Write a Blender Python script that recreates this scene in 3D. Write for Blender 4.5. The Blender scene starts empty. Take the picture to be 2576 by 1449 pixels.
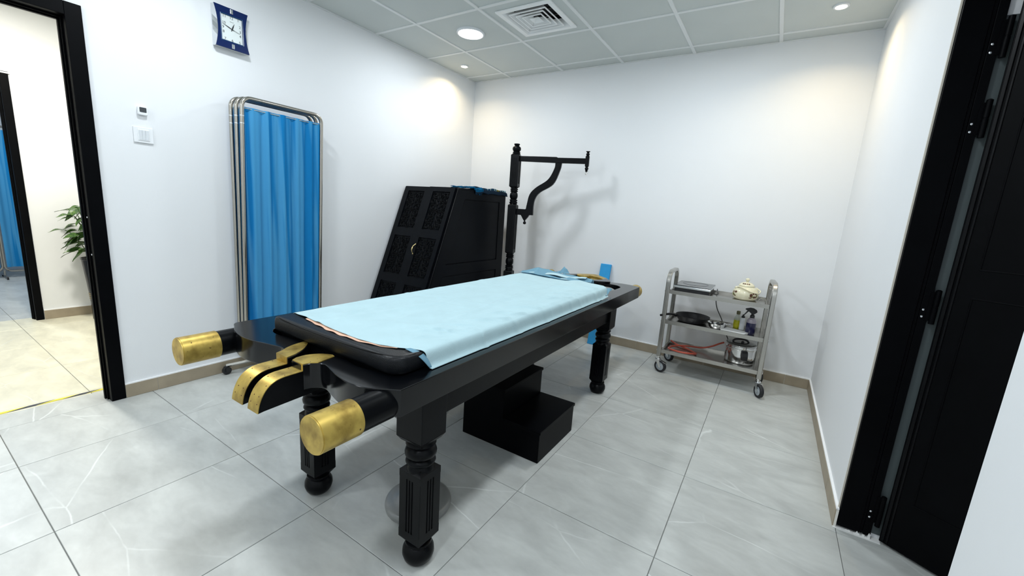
import bpy, bmesh, math, random
from math import pi, sin, cos, sqrt, radians, atan2
from mathutils import Vector, Matrix, noise as mnoise

rnd = random.Random(7)
SC = bpy.context.scene
COL = SC.collection
W, H = 3.475, 2.59          # room width and ceiling height in metres

# ------------------------------------------------------------------ camera
cam_d = bpy.data.cameras.new('camera')
cam_d.sensor_fit = 'HORIZONTAL'
cam_d.sensor_width = 36.0
cam_d.lens = 1033.49 / 2576 * 36.0
cam_d.clip_start = 0.02
cam = bpy.data.objects.new('camera', cam_d)
COL.objects.link(cam)
cam.location = (3.0684, -3.8654, 1.2342)
cam.rotation_mode = 'XYZ'
cam.rotation_euler = (1.3828, -0.0664, 0.5698)
SC.camera = cam

# ------------------------------------------------------------------ world, exposure
world = bpy.data.worlds.new('world')
SC.world = world
world.use_nodes = True
world.node_tree.nodes['Background'].inputs[0].default_value = (0.80, 0.88, 1.0, 1)
world.node_tree.nodes['Background'].inputs[1].default_value = 0.35
SC.view_settings.view_transform = 'Standard'
SC.view_settings.look = 'None'
SC.view_settings.gamma = 1.0
SC.view_settings.use_curve_mapping = False
SC.view_settings.exposure = 0.52
LED_POWER = 9.2            # each round ceiling panel
SPOT_POWER = 2.2           # each small warm downlight
CORRIDOR_POWER = 33.0
SC.cycles.max_bounces = 8
SC.cycles.diffuse_bounces = 5
SC.cycles.glossy_bounces = 4
SC.cycles.sample_clamp_indirect = 6.0

# ------------------------------------------------------------------ materials
MAT = {}
def mat(name, color, rough=0.5, metal=0.0, coat=0.0, spec=0.5, noise=0.0, nscale=20.0, bump=0.0, bscale=60.0,
        trans=0.0, emit=None, estr=0.0, alpha=1.0, subs=0.0, sheen=0.0):
    m = bpy.data.materials.new(name)
    m.use_nodes = True
    nt = m.node_tree
    b = nt.nodes['Principled BSDF']
    b.inputs['Base Color'].default_value = (*color, 1)
    b.inputs['Roughness'].default_value = rough
    b.inputs['Metallic'].default_value = metal
    b.inputs['Specular IOR Level'].default_value = spec
    b.inputs['Coat Weight'].default_value = coat
    b.inputs['Coat Roughness'].default_value = 0.12
    b.inputs['Transmission Weight'].default_value = trans
    b.inputs['Alpha'].default_value = alpha
    b.inputs['Sheen Weight'].default_value = sheen
    if emit:
        b.inputs['Emission Color'].default_value = (*emit, 1)
        b.inputs['Emission Strength'].default_value = estr
    tc = nt.nodes.new('ShaderNodeTexCoord')
    if noise:
        n = nt.nodes.new('ShaderNodeTexNoise'); n.inputs['Scale'].default_value = nscale
        n.inputs['Detail'].default_value = 4
        nt.links.new(tc.outputs['Object'], n.inputs['Vector'])
        r = nt.nodes.new('ShaderNodeMapRange')
        r.inputs['From Min'].default_value = 0.3; r.inputs['From Max'].default_value = 0.7
        r.inputs['To Min'].default_value = 1 - noise; r.inputs['To Max'].default_value = 1 + noise
        nt.links.new(n.outputs['Fac'], r.inputs['Value'])
        mx = nt.nodes.new('ShaderNodeVectorMath'); mx.operation = 'SCALE'
        mx.inputs[0].default_value = color
        nt.links.new(r.outputs['Result'], mx.inputs['Scale'])
        nt.links.new(mx.outputs['Vector'], b.inputs['Base Color'])
    if bump:
        n2 = nt.nodes.new('ShaderNodeTexNoise'); n2.inputs['Scale'].default_value = bscale
        n2.inputs['Detail'].default_value = 3
        nt.links.new(tc.outputs['Object'], n2.inputs['Vector'])
        bp = nt.nodes.new('ShaderNodeBump'); bp.inputs['Strength'].default_value = bump
        bp.inputs['Distance'].default_value = 0.004
        nt.links.new(n2.outputs['Fac'], bp.inputs['Height'])
        nt.links.new(bp.outputs['Normal'], b.inputs['Normal'])
    MAT[name] = m
    return m

mat('wall_paint', (0.79, 0.805, 0.82), 0.62, noise=0.012, nscale=1.3, bump=0.05, bscale=120)
mat('ceiling_board', (0.60, 0.635, 0.62), 0.8, noise=0.02, nscale=3, bump=0.06, bscale=160)
mat('grid_white', (0.76, 0.78, 0.78), 0.45)
mat('grout', (0.16, 0.165, 0.16), 0.85)
mat('skirting', (0.34, 0.285, 0.205), 0.45, noise=0.10, nscale=9)
mat('skirting_grout', (0.80, 0.78, 0.72), 0.8)
mat('white_bead', (0.88, 0.89, 0.9), 0.5)
mat('black_lacquer', (0.0018, 0.0022, 0.0030), 0.30, spec=0.13, noise=0.15, nscale=30)
mat('black_frame', (0.0012, 0.0014, 0.0020), 0.40, spec=0.06, noise=0.2, nscale=12)
mat('black_wood', (0.0022, 0.0030, 0.0046), 0.40, spec=0.11, noise=0.2, nscale=14)
mat('black_carved', (0.0042, 0.0046, 0.0052), 0.6, spec=0.06)
mat('black_top', (0.0016, 0.0020, 0.0030), 0.16, spec=0.40)
mat('black_deep', (0.002, 0.0024, 0.003), 0.6, spec=0.25)
mat('leather', (0.0030, 0.0040, 0.0056), 0.38, spec=0.26, noise=0.15, nscale=25, bump=0.18, bscale=260)
mat('steel', (0.46, 0.445, 0.415), 0.27, metal=1.0, noise=0.08, nscale=6)
mat('steel_tube', (0.43, 0.405, 0.36), 0.20, metal=1.0)
mat('chrome', (0.78, 0.78, 0.78), 0.10, metal=1.0)
mat('rubber', (0.012, 0.013, 0.016), 0.6)
mat('hub_grey', (0.38, 0.42, 0.45), 0.4)
mat('black_plastic', (0.008, 0.008, 0.010), 0.38)
mat('grey_plastic', (0.21, 0.215, 0.21), 0.30, noise=0.06, nscale=4)
mat('white_plastic', (0.80, 0.82, 0.84), 0.35)
mat('white_button', (0.70, 0.73, 0.76), 0.3)
mat('screen_grey', (0.055, 0.062, 0.068), 0.25)
mat('sheet', (0.425, 0.590, 0.635), 0.9, noise=0.03, nscale=9, bump=0.25, bscale=220)
mat('strip_grey', (0.075, 0.095, 0.098), 0.5)
mat('peach', (0.80, 0.50, 0.36), 0.85, bump=0.2, bscale=100)
mat('foam_blue', (0.022, 0.31, 0.66), 0.75, noise=0.05, nscale=20)
mat('clock_blue', (0.002, 0.014, 0.085), 0.25, spec=0.3)
mat('vent_white', (0.90, 0.91, 0.91), 0.45)
mat('clock_inner', (0.006, 0.055, 0.14), 0.25)
mat('dial', (0.74, 0.80, 0.79), 0.4)
mat('ink', (0.012, 0.013, 0.016), 0.5)
mat('silver', (0.74, 0.76, 0.78), 0.16, metal=1.0)
mat('duct_dark', (0.012, 0.014, 0.016), 0.8)
mat('led_glow', (1, 1, 1), 0.4, emit=(0.93, 0.97, 1.0), estr=9.0)
mat('spot_glow', (1, 0.9, 0.7), 0.4, emit=(1.0, 0.80, 0.48), estr=16.0)
mat('cream', (0.80, 0.755, 0.55), 0.12, coat=0.6)
mat('brown_print', (0.10, 0.035, 0.018), 0.3)
mat('green_print', (0.16, 0.17, 0.05), 0.3)
mat('hot_glass', (0.018, 0.019, 0.021), 0.18, coat=0.3)
mat('ring_print', (0.004, 0.004, 0.005), 0.25)
mat('pan_black', (0.010, 0.010, 0.012), 0.45)
mat('oil_yellow', (0.50, 0.49, 0.02), 0.25)
mat('oil_label', (0.60, 0.56, 0.02), 0.45)
mat('clear_plastic', (0.62, 0.66, 0.60), 0.15, alpha=0.55)
mat('bottle_purple', (0.010, 0.010, 0.055), 0.2, coat=0.3)
mat('bottle_mist', (0.30, 0.27, 0.31), 0.25)
mat('cap_olive', (0.16, 0.15, 0.07), 0.4)
mat('paper', (0.82, 0.82, 0.80), 0.8)
mat('hose_red', (0.50, 0.085, 0.050), 0.35)
mat('lid_glass', (0.10, 0.105, 0.10), 0.12, coat=0.6)
mat('pot_black', (0.004, 0.0045, 0.006), 0.25, spec=0.3)
mat('gold_line', (0.42, 0.34, 0.16), 0.4, metal=0.6)
mat('soil', (0.03, 0.02, 0.012), 0.9)
mat('stem_green', (0.06, 0.12, 0.035), 0.5)
mat('scarf_blue', (0.003, 0.085, 0.19), 0.9, spec=0.08)
mat('scarf_dark', (0.006, 0.016, 0.030), 0.85, spec=0.08)
mat('scarf_yellow', (0.45, 0.38, 0.05), 0.85, spec=0.08)
mat('scarf_white', (0.35, 0.52, 0.56), 0.85, spec=0.08)
mat('plaster', (0.62, 0.58, 0.50), 0.9)
mat('rust', (0.10, 0.03, 0.015), 0.6)
mat('brass_handle', (0.72, 0.56, 0.26), 0.25, metal=1.0)

def mat_tile(name, base, warm):
    """glazed porcelain: cloudy grey with thin broken white veins, different on every tile"""
    m = bpy.data.materials.new(name); m.use_nodes = True
    nt = m.node_tree; N = nt.nodes; L = nt.links
    b = N['Principled BSDF']
    tc = N.new('ShaderNodeTexCoord'); oi = N.new('ShaderNodeObjectInfo')
    mul = N.new('ShaderNodeVectorMath'); mul.operation = 'SCALE'; mul.inputs[0].default_value = (37.0, 53.0, 71.0)
    L.new(oi.outputs['Random'], mul.inputs['Scale'])
    add = N.new('ShaderNodeVectorMath'); add.operation = 'ADD'
    L.new(tc.outputs['Object'], add.inputs[0]); L.new(mul.outputs['Vector'], add.inputs[1])
    mp = N.new('ShaderNodeMapping'); mp.inputs['Rotation'].default_value = (0, 0, 0.6); mp.inputs['Scale'].default_value = (1.0, 2.1, 1.0)
    L.new(add.outputs['Vector'], mp.inputs['Vector'])
    def noise(scale, detail, dist, vec):
        n = N.new('ShaderNodeTexNoise'); n.inputs['Scale'].default_value = scale
        n.inputs['Detail'].default_value = detail; n.inputs['Distortion'].default_value = dist
        L.new(vec, n.inputs['Vector']); return n.outputs['Fac']
    def rng(v, a, c, d, e, smooth=False):
        r = N.new('ShaderNodeMapRange')
        if smooth: r.interpolation_type = 'SMOOTHSTEP'
        for k, x in zip(('From Min', 'From Max', 'To Min', 'To Max'), (a, c, d, e)): r.inputs[k].default_value = x
        L.new(v, r.inputs['Value']); return r.outputs['Result']
    def mth(op, a, c):
        q = N.new('ShaderNodeMath'); q.operation = op
        for i, x in enumerate((a, c)):
            if x is None: continue
            if isinstance(x, float): q.inputs[i].default_value = x
            else: L.new(x, q.inputs[i])
        return q.outputs[0]
    cloud = noise(4.2, 5, 0.6, mp.outputs['Vector'])
    fine = noise(26.0, 3, 0.2, mp.outputs['Vector'])
    v = rng(cloud, 0.28, 0.72, 0.84, 1.12)
    v2 = rng(fine, 0.3, 0.7, 0.97, 1.03)
    shade = mth('MULTIPLY', v, v2)
    wob = N.new('ShaderNodeTexNoise'); wob.inputs['Scale'].default_value = 5.0; wob.inputs['Detail'].default_value = 4
    L.new(add.outputs['Vector'], wob.inputs['Vector'])
    wv = N.new('ShaderNodeVectorMath'); wv.operation = 'SCALE'; wv.inputs['Scale'].default_value = 0.055
    L.new(wob.outputs['Color'], wv.inputs[0])
    ad2 = N.new('ShaderNodeVectorMath'); ad2.operation = 'ADD'
    L.new(mp.outputs['Vector'], ad2.inputs[0]); L.new(wv.outputs['Vector'], ad2.inputs[1])
    vo = N.new('ShaderNodeTexVoronoi'); vo.feature = 'DISTANCE_TO_EDGE'; vo.inputs['Scale'].default_value = 1.25
    L.new(ad2.outputs['Vector'], vo.inputs['Vector'])
    lm = rng(vo.outputs['Distance'], 0.0, 0.0105, 1.0, 0.0, True)
    brk = rng(noise(2.6, 3, 0.0, add.outputs['Vector']), 0.46, 0.66, 0.0, 0.70)
    veinf = mth('MULTIPLY', lm, brk)
    sc = N.new('ShaderNodeVectorMath'); sc.operation = 'SCALE'; sc.inputs[0].default_value = base
    L.new(shade, sc.inputs['Scale'])
    mix = N.new('ShaderNodeMix'); mix.data_type = 'RGBA'
    mix.inputs['B'].default_value = (0.78, 0.80, 0.78, 1)
    L.new(veinf, mix.inputs['Factor']); L.new(sc.outputs['Vector'], mix.inputs['A'])
    L.new(mix.outputs['Result'], b.inputs['Base Color'])
    b.inputs['Roughness'].default_value = 0.34
    b.inputs['Specular IOR Level'].default_value = 0.42
    MAT[name] = m
mat_tile('floor_porcelain', (0.515, 0.530, 0.510), 0)
mat_tile('floor_porcelain_beige', (0.74, 0.715, 0.57), 1)

def mat_brass():
    m = bpy.data.materials.new('aged_brass'); m.use_nodes = True
    nt = m.node_tree; N = nt.nodes; L = nt.links
    b = N['Principled BSDF']; tc = N.new('ShaderNodeTexCoord')
    n = N.new('ShaderNodeTexNoise'); n.inputs['Scale'].default_value = 22; n.inputs['Detail'].default_value = 6
    L.new(tc.outputs['Object'], n.inputs['Vector'])
    cr = N.new('ShaderNodeValToRGB')
    cr.color_ramp.elements[0].position = 0.28; cr.color_ramp.elements[0].color = (0.25, 0.16, 0.03, 1)
    cr.color_ramp.elements[1].position = 0.62; cr.color_ramp.elements[1].color = (0.60, 0.43, 0.105, 1)
    L.new(n.outputs['Fac'], cr.inputs['Fac'])
    # small dark tarnish specks
    v = N.new('ShaderNodeTexNoise'); v.inputs['Scale'].default_value = 70; v.inputs['Detail'].default_value = 2
    L.new(tc.outputs['Object'], v.inputs['Vector'])
    r = N.new('ShaderNodeMapRange'); r.inputs['From Min'].default_value = 0.70; r.inputs['From Max'].default_value = 0.76
    L.new(v.outputs['Fac'], r.inputs['Value'])
    mx = N.new('ShaderNodeMix'); mx.data_type = 'RGBA'; mx.inputs['B'].default_value = (0.10, 0.06, 0.02, 1)
    L.new(r.outputs['Result'], mx.inputs['Factor']); L.new(cr.outputs['Color'], mx.inputs['A'])
    L.new(mx.outputs['Result'], b.inputs['Base Color'])
    b.inputs['Metallic'].default_value = 0.72; b.inputs['Roughness'].default_value = 0.40
    bp = N.new('ShaderNodeBump'); bp.inputs['Strength'].default_value = 0.12; bp.inputs['Distance'].default_value = 0.003
    L.new(n.outputs['Fac'], bp.inputs['Height']); L.new(bp.outputs['Normal'], b.inputs['Normal'])
    MAT['brass'] = m
mat_brass()

def mat_cloth(name, col, translucent):
    m = bpy.data.materials.new(name); m.use_nodes = True
    nt = m.node_tree; N = nt.nodes; L = nt.links
    out = N['Material Output']; b = N['Principled BSDF']
    b.inputs['Base Color'].default_value = (*col, 1); b.inputs['Roughness'].default_value = 0.85
    b.inputs['Specular IOR Level'].default_value = 0.2
    tr = N.new('ShaderNodeBsdfTranslucent'); tr.inputs['Color'].default_value = (*col, 1)
    mx = N.new('ShaderNodeMixShader'); mx.inputs[0].default_value = translucent
    L.new(b.outputs[0], mx.inputs[1]); L.new(tr.outputs[0], mx.inputs[2]); L.new(mx.outputs[0], out.inputs['Surface'])
    MAT[name] = m
def mat_curtain():
    """thin dyed cloth; gathered pleats overlap, so two layers show deeper blue than one"""
    mat_cloth('curtain_blue', (0.045, 0.345, 0.72), 0.25)
    nt = MAT['curtain_blue'].node_tree; N = nt.nodes; L = nt.links
    tc = N.new('ShaderNodeTexCoord'); mp = N.new('ShaderNodeMapping'); mp.inputs['Scale'].default_value = (2, 17, .55)
    L.new(tc.outputs['Object'], mp.inputs['Vector'])
    n = N.new('ShaderNodeTexNoise'); n.inputs['Scale'].default_value = 1.0; n.inputs['Detail'].default_value = 2
    L.new(mp.outputs['Vector'], n.inputs['Vector'])
    cr = N.new('ShaderNodeValToRGB')
    cr.color_ramp.elements[0].position = 0.47; cr.color_ramp.elements[0].color = (0.008, 0.225, 0.54, 1)
    cr.color_ramp.elements[1].position = 0.55; cr.color_ramp.elements[1].color = (0.075, 0.36, 0.66, 1)
    L.new(n.outputs['Fac'], cr.inputs['Fac'])
    for q in N:
        if q.type == 'BSDF_PRINCIPLED': L.new(cr.outputs['Color'], q.inputs['Base Color'])
        if q.type == 'BSDF_TRANSLUCENT': L.new(cr.outputs['Color'], q.inputs['Color'])
mat_curtain()
mat_cloth('thin_sheet', (0.25, 0.47, 0.60), 0.35)

def mat_stripes():
    m = bpy.data.materials.new('hazard_stripes'); m.use_nodes = True
    nt = m.node_tree; N = nt.nodes; L = nt.links
    b = N['Principled BSDF']; tc = N.new('ShaderNodeTexCoord'); sp = N.new('ShaderNodeSeparateXYZ')
    L.new(tc.outputs['Object'], sp.inputs[0])
    a = N.new('ShaderNodeMath'); a.operation = 'MULTIPLY_ADD'; a.inputs[1].default_value = 3.2
    L.new(sp.outputs['X'], a.inputs[0]); L.new(sp.outputs['Y'], a.inputs[2])
    d = N.new('ShaderNodeMath'); d.operation = 'MULTIPLY'; d.inputs[1].default_value = 1 / 0.20; L.new(a.outputs[0], d.inputs[0])
    f = N.new('ShaderNodeMath'); f.operation = 'FRACT'; L.new(d.outputs[0], f.inputs[0])
    g = N.new('ShaderNodeMath'); g.operation = 'GREATER_THAN'; g.inputs[1].default_value = 0.5; L.new(f.outputs[0], g.inputs[0])
    mx = N.new('ShaderNodeMix'); mx.data_type = 'RGBA'
    mx.inputs['A'].default_value = (0.70, 0.62, 0.03, 1); mx.inputs['B'].default_value = (0.015, 0.017, 0.03, 1)
    L.new(g.outputs[0], mx.inputs['Factor']); L.new(mx.outputs['Result'], b.inputs['Base Color'])
    b.inputs['Roughness'].default_value = 0.5
    MAT['hazard'] = m
mat_stripes()

def mat_leaf():
    m = bpy.data.materials.new('leaf_green'); m.use_nodes = True
    nt = m.node_tree; N = nt.nodes; L = nt.links
    b = N['Principled BSDF']; tc = N.new('ShaderNodeTexCoord'); oi = N.new('ShaderNodeObjectInfo')
    n = N.new('ShaderNodeTexNoise'); n.inputs['Scale'].default_value = 14
    ad = N.new('ShaderNodeVectorMath'); ad.operation = 'ADD'
    L.new(tc.outputs['Object'], ad.inputs[0]); L.new(oi.outputs['Random'], ad.inputs[1]); L.new(ad.outputs[0], n.inputs['Vector'])
    cr = N.new('ShaderNodeValToRGB')
    cr.color_ramp.elements[0].position = 0.45; cr.color_ramp.elements[0].color = (0.018, 0.065, 0.016, 1)
    cr.color_ramp.elements[1].position = 0.78; cr.color_ramp.elements[1].color = (0.15, 0.26, 0.045, 1)
    L.new(n.outputs['Fac'], cr.inputs['Fac']); L.new(cr.outputs['Color'], b.inputs['Base Color'])
    b.inputs['Roughness'].default_value = 0.35
    MAT['leaf'] = m
mat_leaf()

# ------------------------------------------------------------------ helpers
class MB:
    """collects faces in world coordinates; build() links them as one mesh object"""
    def __init__(s): s.v = []; s.f = []; s.mi = []; s.cur = 0
    def add(s, vs, fs, M=None):
        o = len(s.v)
        s.v += [tuple(M @ Vector(p)) if M is not None else tuple(p) for p in vs]
        s.f += [tuple(i + o for i in f) for f in fs]
        s.mi += [s.cur] * len(fs); return s
    def box(s, x0, x1, y0, y1, z0, z1, M=None):
        v = [(x, y, z) for z in (z0, z1) for y in (y0, y1) for x in (x0, x1)]
        return s.add(v, [(0, 2, 3, 1), (4, 5, 7, 6), (0, 1, 5, 4), (2, 6, 7, 3), (0, 4, 6, 2), (1, 3, 7, 5)], M)
    def lathe(s, prof, c=(0, 0, 0), seg=32, M=None, cap=True):
        """prof: list of (r, z), spun about the z axis through c"""
        n = len(prof); v = []; f = []
        for r, z in prof:
            for k in range(seg):
                a = 2 * pi * k / seg
                v.append((c[0] + r * cos(a), c[1] + r * sin(a), c[2] + z))
        for i in range(n - 1):
            for k in range(seg):
                k2 = (k + 1) % seg
                f.append((i * seg + k, i * seg + k2, (i + 1) * seg + k2, (i + 1) * seg + k))
        if cap:
            f.append(tuple(reversed(range(seg)))); f.append(tuple((n - 1) * seg + k for k in range(seg)))
        return s.add(v, f, M)
    def tube(s, pts, r, seg=10, closed=False, M=None, cap=True):
        pts = [Vector(p) for p in pts]; n = len(pts); v = []; f = []
        rr = r if isinstance(r, (list, tuple)) else [r] * n
        up = None
        for i, p in enumerate(pts):
            if closed: t = pts[(i + 1) % n] - pts[i - 1]
            else: t = pts[min(i + 1, n - 1)] - pts[max(i - 1, 0)]
            t.normalize()
            if up is None:
                up = Vector((0, 0, 1)) if abs(t.z) < 0.9 else Vector((1, 0, 0))
            up = (up - t * up.dot(t)).normalized(); sd = t.cross(up)
            for k in range(seg):
                a = 2 * pi * k / seg
                v.append(p + (up * cos(a) + sd * sin(a)) * rr[i])
        m = n if closed else n - 1
        for i in range(m):
            j = (i + 1) % n
            for k in range(seg):
                k2 = (k + 1) % seg
                f.append((i * seg + k, j * seg + k, j * seg + k2, i * seg + k2))
        if cap and not closed:
            f.append(tuple(range(seg))); f.append(tuple(reversed([(n - 1) * seg + k for k in range(seg)])))
        return s.add(v, f, M)
    def prism(s, poly, a0, a1, axis='z', M=None):
        """extrude a simple 2-D polygon along an axis"""
        n = len(poly)
        def P(u, w, a): return {'z': (u, w, a), 'y': (u, a, w), 'x': (a, u, w)}[axis]
        v = [P(u, w, a0) for u, w in poly] + [P(u, w, a1) for u, w in poly]
        f = [tuple(reversed(range(n))), tuple(range(n, 2 * n))]
        f += [(i, (i + 1) % n, n + (i + 1) % n, n + i) for i in range(n)]
        return s.add(v, f, M)
    def grid(s, fn, nu, nv, M=None):
        v = [fn(i / (nu - 1), j / (nv - 1)) for j in range(nv) for i in range(nu)]
        f = [(j * nu + i, j * nu + i + 1, (j + 1) * nu + i + 1, (j + 1) * nu + i) for j in range(nv - 1) for i in range(nu - 1)]
        return s.add(v, f, M)
    def build(s, name, m, parent=None, loc=None, smooth=None, bevel=0.0, bseg=2, recalc=True, solid=0.0, sub=0):
        base = Vector(parent['_base']) if parent is not None else Vector(loc if loc is not None else (0, 0, 0))
        me = bpy.data.meshes.new(name)
        me.from_pydata([tuple(Vector(p) - base) for p in s.v], [], s.f)
        if recalc:
            bm = bmesh.new(); bm.from_mesh(me); bmesh.ops.recalc_face_normals(bm, faces=bm.faces); bm.to_mesh(me); bm.free()
        ms = m if isinstance(m, (list, tuple)) else [m]
        for q in ms: me.materials.append(MAT[q] if isinstance(q, str) else q)
        if len(ms) > 1: me.polygons.foreach_set('material_index', s.mi)
        return link(name, me, parent, base, smooth, bevel, bseg, solid, sub)

def link(name, me, parent, base, smooth=None, bevel=0.0, bseg=2, solid=0.0, sub=0):
    if smooth is not None:
        me.polygons.foreach_set('use_smooth', [True] * len(me.polygons))
        me.set_sharp_from_angle(angle=radians(smooth))
    o = bpy.data.objects.new(name, me); COL.objects.link(o)
    o['_base'] = tuple(base)
    if parent is not None: o.parent = parent
    else: o.location = base
    if solid:
        q = o.modifiers.new('thickness', 'SOLIDIFY'); q.thickness = solid; q.offset = 0
    if sub:
        q = o.modifiers.new('subdivision', 'SUBSURF'); q.levels = sub; q.render_levels = sub
    if bevel:
        q = o.modifiers.new('bevel', 'BEVEL'); q.width = bevel; q.segments = bseg; q.limit_method = 'ANGLE'; q.angle_limit = radians(35)
        q.harden_normals = False
    return o

def thing(name, label, cat, loc, group=None):
    o = bpy.data.objects.new(name, None); o.empty_display_size = 0.05
    COL.objects.link(o); o.location = loc; o['_base'] = tuple(loc)
    return tag(o, label, cat, group)
def tag(o, label, cat, group=None):
    o['label'] = label; o['category'] = cat
    if group: o['group'] = group
    return o
def struct(o):
    o['kind'] = 'structure'; return o

def spline2(pts, n=8, closed=False):
    """Catmull-Rom through points of any dimension"""
    pts = [Vector(p) for p in pts]; out = []; N = len(pts)
    rng = range(N) if closed else range(N - 1)
    for i in rng:
        p1 = pts[i]; p2 = pts[(i + 1) % N]
        p0 = pts[i - 1] if (closed or i > 0) else p1
        p3 = pts[(i + 2) % N] if (closed or i + 2 < N) else p2
        for k in range(n):
            t = k / n
            out.append(0.5 * ((2 * p1) + (p2 - p0) * t + (2 * p0 - 5 * p1 + 4 * p2 - p3) * t * t + (3 * p1 - p0 - 3 * p2 + p3) * t ** 3))
    if not closed: out.append(pts[-1])
    return out

def plate_mesh(loops, z0, z1, bevel=0.0, base=(0, 0, 0)):
    """solid plate from closed outlines (the first is the outside, the others holes)"""
    cu = bpy.data.curves.new('outline', 'CURVE'); cu.dimensions = '2D'; cu.fill_mode = 'BOTH'
    cu.extrude = (z1 - z0) / 2 - bevel; cu.bevel_depth = bevel; cu.bevel_resolution = 2
    for lp in loops:
        sp = cu.splines.new('POLY'); sp.points.add(len(lp) - 1); sp.use_cyclic_u = True
        for q, p in zip(sp.points, lp): q.co = (p[0] - base[0], p[1] - base[1], 0, 1)
    ob = bpy.data.objects.new('outline', cu); COL.objects.link(ob)
    dg = bpy.context.evaluated_depsgraph_get(); dg.update()
    me = bpy.data.meshes.new_from_object(ob.evaluated_get(dg))
    for v in me.vertices: v.co.z += (z0 + z1) / 2 - base[2]
    bpy.data.objects.remove(ob); bpy.data.curves.remove(cu)
    return me
def plate(name, loops, z0, z1, m, parent, bevel=0.0, smooth=10, loc=None):
    base = Vector(parent['_base']) if parent is not None else Vector(loc)
    me = plate_mesh(loops, z0, z1, bevel, base)
    me.materials.clear(); me.materials.append(MAT[m])
    return link(name, me, parent, base, smooth)

def text_mesh(txt, size, depth=0.0005, bold=False):
    cu = bpy.data.curves.new('lettering', 'FONT'); cu.body = txt; cu.size = size
    cu.align_x = 'CENTER'; cu.align_y = 'CENTER'; cu.extrude = depth; cu.resolution_u = 3
    ob = bpy.data.objects.new('lettering', cu); COL.objects.link(ob)
    dg = bpy.context.evaluated_depsgraph_get(); dg.update()
    me = bpy.data.meshes.new_from_object(ob.evaluated_get(dg))
    vs = [v.co.copy() for v in me.vertices]; fs = [tuple(p.vertices) for p in me.polygons]
    bpy.data.objects.remove(ob); bpy.data.curves.remove(cu); bpy.data.meshes.remove(me)
    return vs, fs
def area_lamp(name, loc, size, power, color, parent, rot=(0, 0, 0), spread=180):
    d = bpy.data.lights.new(name, 'AREA'); d.shape = 'DISK'; d.size = size; d.energy = power; d.color = color
    d.spread = radians(spread)
    o = bpy.data.objects.new(name, d); COL.objects.link(o)
    o.parent = parent; o.location = Vector(loc) - Vector(parent['_base']); o.rotation_euler = rot
    return o

# ================================================================== ROOM SHELL
FRONT = -4.92               # wall behind the camera
LD0, LD1, LDZ = -4.15, -3.212, 2.018        # left doorway
RD0, RD1, RDZ = -2.75, -1.790, 2.12         # right doorway
m = MB()
m.box(-0.11, 0, -3.19, 0.0, 0, 2.75); m.box(-0.11, 0, FRONT, LD0 - 0.03, 0, 2.75); m.box(-0.11, 0, LD0 - 0.03, -3.19, LDZ + 0.025, 2.75)
wl = struct(m.build('wall_left', 'wall_paint'))
struct(MB().box(-0.20, 3.615, 0, 0.12, 0, 2.75).build('wall_back', 'wall_paint'))
m = MB(); m.box(W, 3.615, -1.765, 0, 0, 2.75); m.box(W, 3.615, FRONT, RD0, 0, 2.75); m.box(W, 3.615, RD0, -1.765, RDZ + 0.03, 2.75)
struct(m.build('wall_right', 'wall_paint'))
struct(MB().box(-0.2, 3.615, FRONT - 0.12, FRONT, 0, 2.75).build('wall_front', 'wall_paint'))
# passage outside the right doorway
m = MB(); m.box(3.615, 5.4, -1.765, -1.645, 0, 2.75); m.box(5.4, 5.5, -4.9, -1.645, 0, 2.75)
struct(m.build('wall_outer', 'wall_paint'))
# corridor behind the left doorway, with its own door into a further room
m = MB(); m.box(-2.42, -2.30, -3.085, -0.9, 0, 2.75); m.box(-2.42, -2.30, -5.2, -4.05, 0, 2.75); m.box(-2.42, -2.30, -4.05, -3.085, 2.05, 2.75)
struct(m.build('wall_corridor', 'wall_paint'))
m = MB(); m.box(-2.30, -0.11, -1.0, -0.9, 0, 2.75); m.box(-2.30, -0.11, -5.2, -5.1, 0, 2.75)
struct(m.build('wall_corridor_ends', 'wall_paint'))
m = MB(); m.box(-5.6, -5.5, -5.2, -0.9, 0, 2.75); m.box(-5.5, -2.42, -1.0, -0.9, 0, 2.75); m.box(-5.5, -2.42, -5.2, -5.1, 0, 2.75)
struct(m.build('wall_far', 'wall_paint'))

# ------------------------------------------------------------------ floor of separate porcelain tiles
fl = MB(); fl.box(-5.6, 5.5, -5.2, 0.12, -0.08, -0.0025)
floor = struct(fl.build('floor', 'grout'))
TILE_MESH = {}
def floor_tile(x0, x1, y0, y1, mname):
    g = 0.0013
    x0 += g; x1 -= g; y0 += g; y1 -= g
    if x1 - x0 < 0.004 or y1 - y0 < 0.004: return
    key = (round(x1 - x0, 3), round(y1 - y0, 3), mname)
    me = TILE_MESH.get(key)
    if me is None:
        a, b, e = (x1 - x0) / 2, (y1 - y0) / 2, 0.0012
        v = [(-a, -b, -.02), (a, -b, -.02), (a, b, -.02), (-a, b, -.02), (-a, -b, -e), (a, -b, -e), (a, b, -e), (-a, b, -e),
             (-a + e, -b + e, 0), (a - e, -b + e, 0), (a - e, b - e, 0), (-a + e, b - e, 0)]
        f = [(3, 2, 1, 0), (8, 9, 10, 11)]
        for k in range(4):
            j = (k + 1) % 4; f += [(k, j, 4 + j, 4 + k), (4 + k, 4 + j, 8 + j, 8 + k)]
        me = bpy.data.meshes.new('floor_tile'); me.from_pydata(v, [], f); me.materials.append(MAT[mname])
        TILE_MESH[key] = me
    o = bpy.data.objects.new('floor_tile', me); COL.objects.link(o); o.parent = floor
    o.location = ((x0 + x1) / 2, (y0 + y1) / 2, 0)
def cuts(a, b, origin, pitch):
    k = math.ceil((a - origin) / pitch + 1e-6); out = [a]
    while origin + k * pitch < b - 1e-6:
        out.append(origin + k * pitch); k += 1
    return out + [b]
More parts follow.
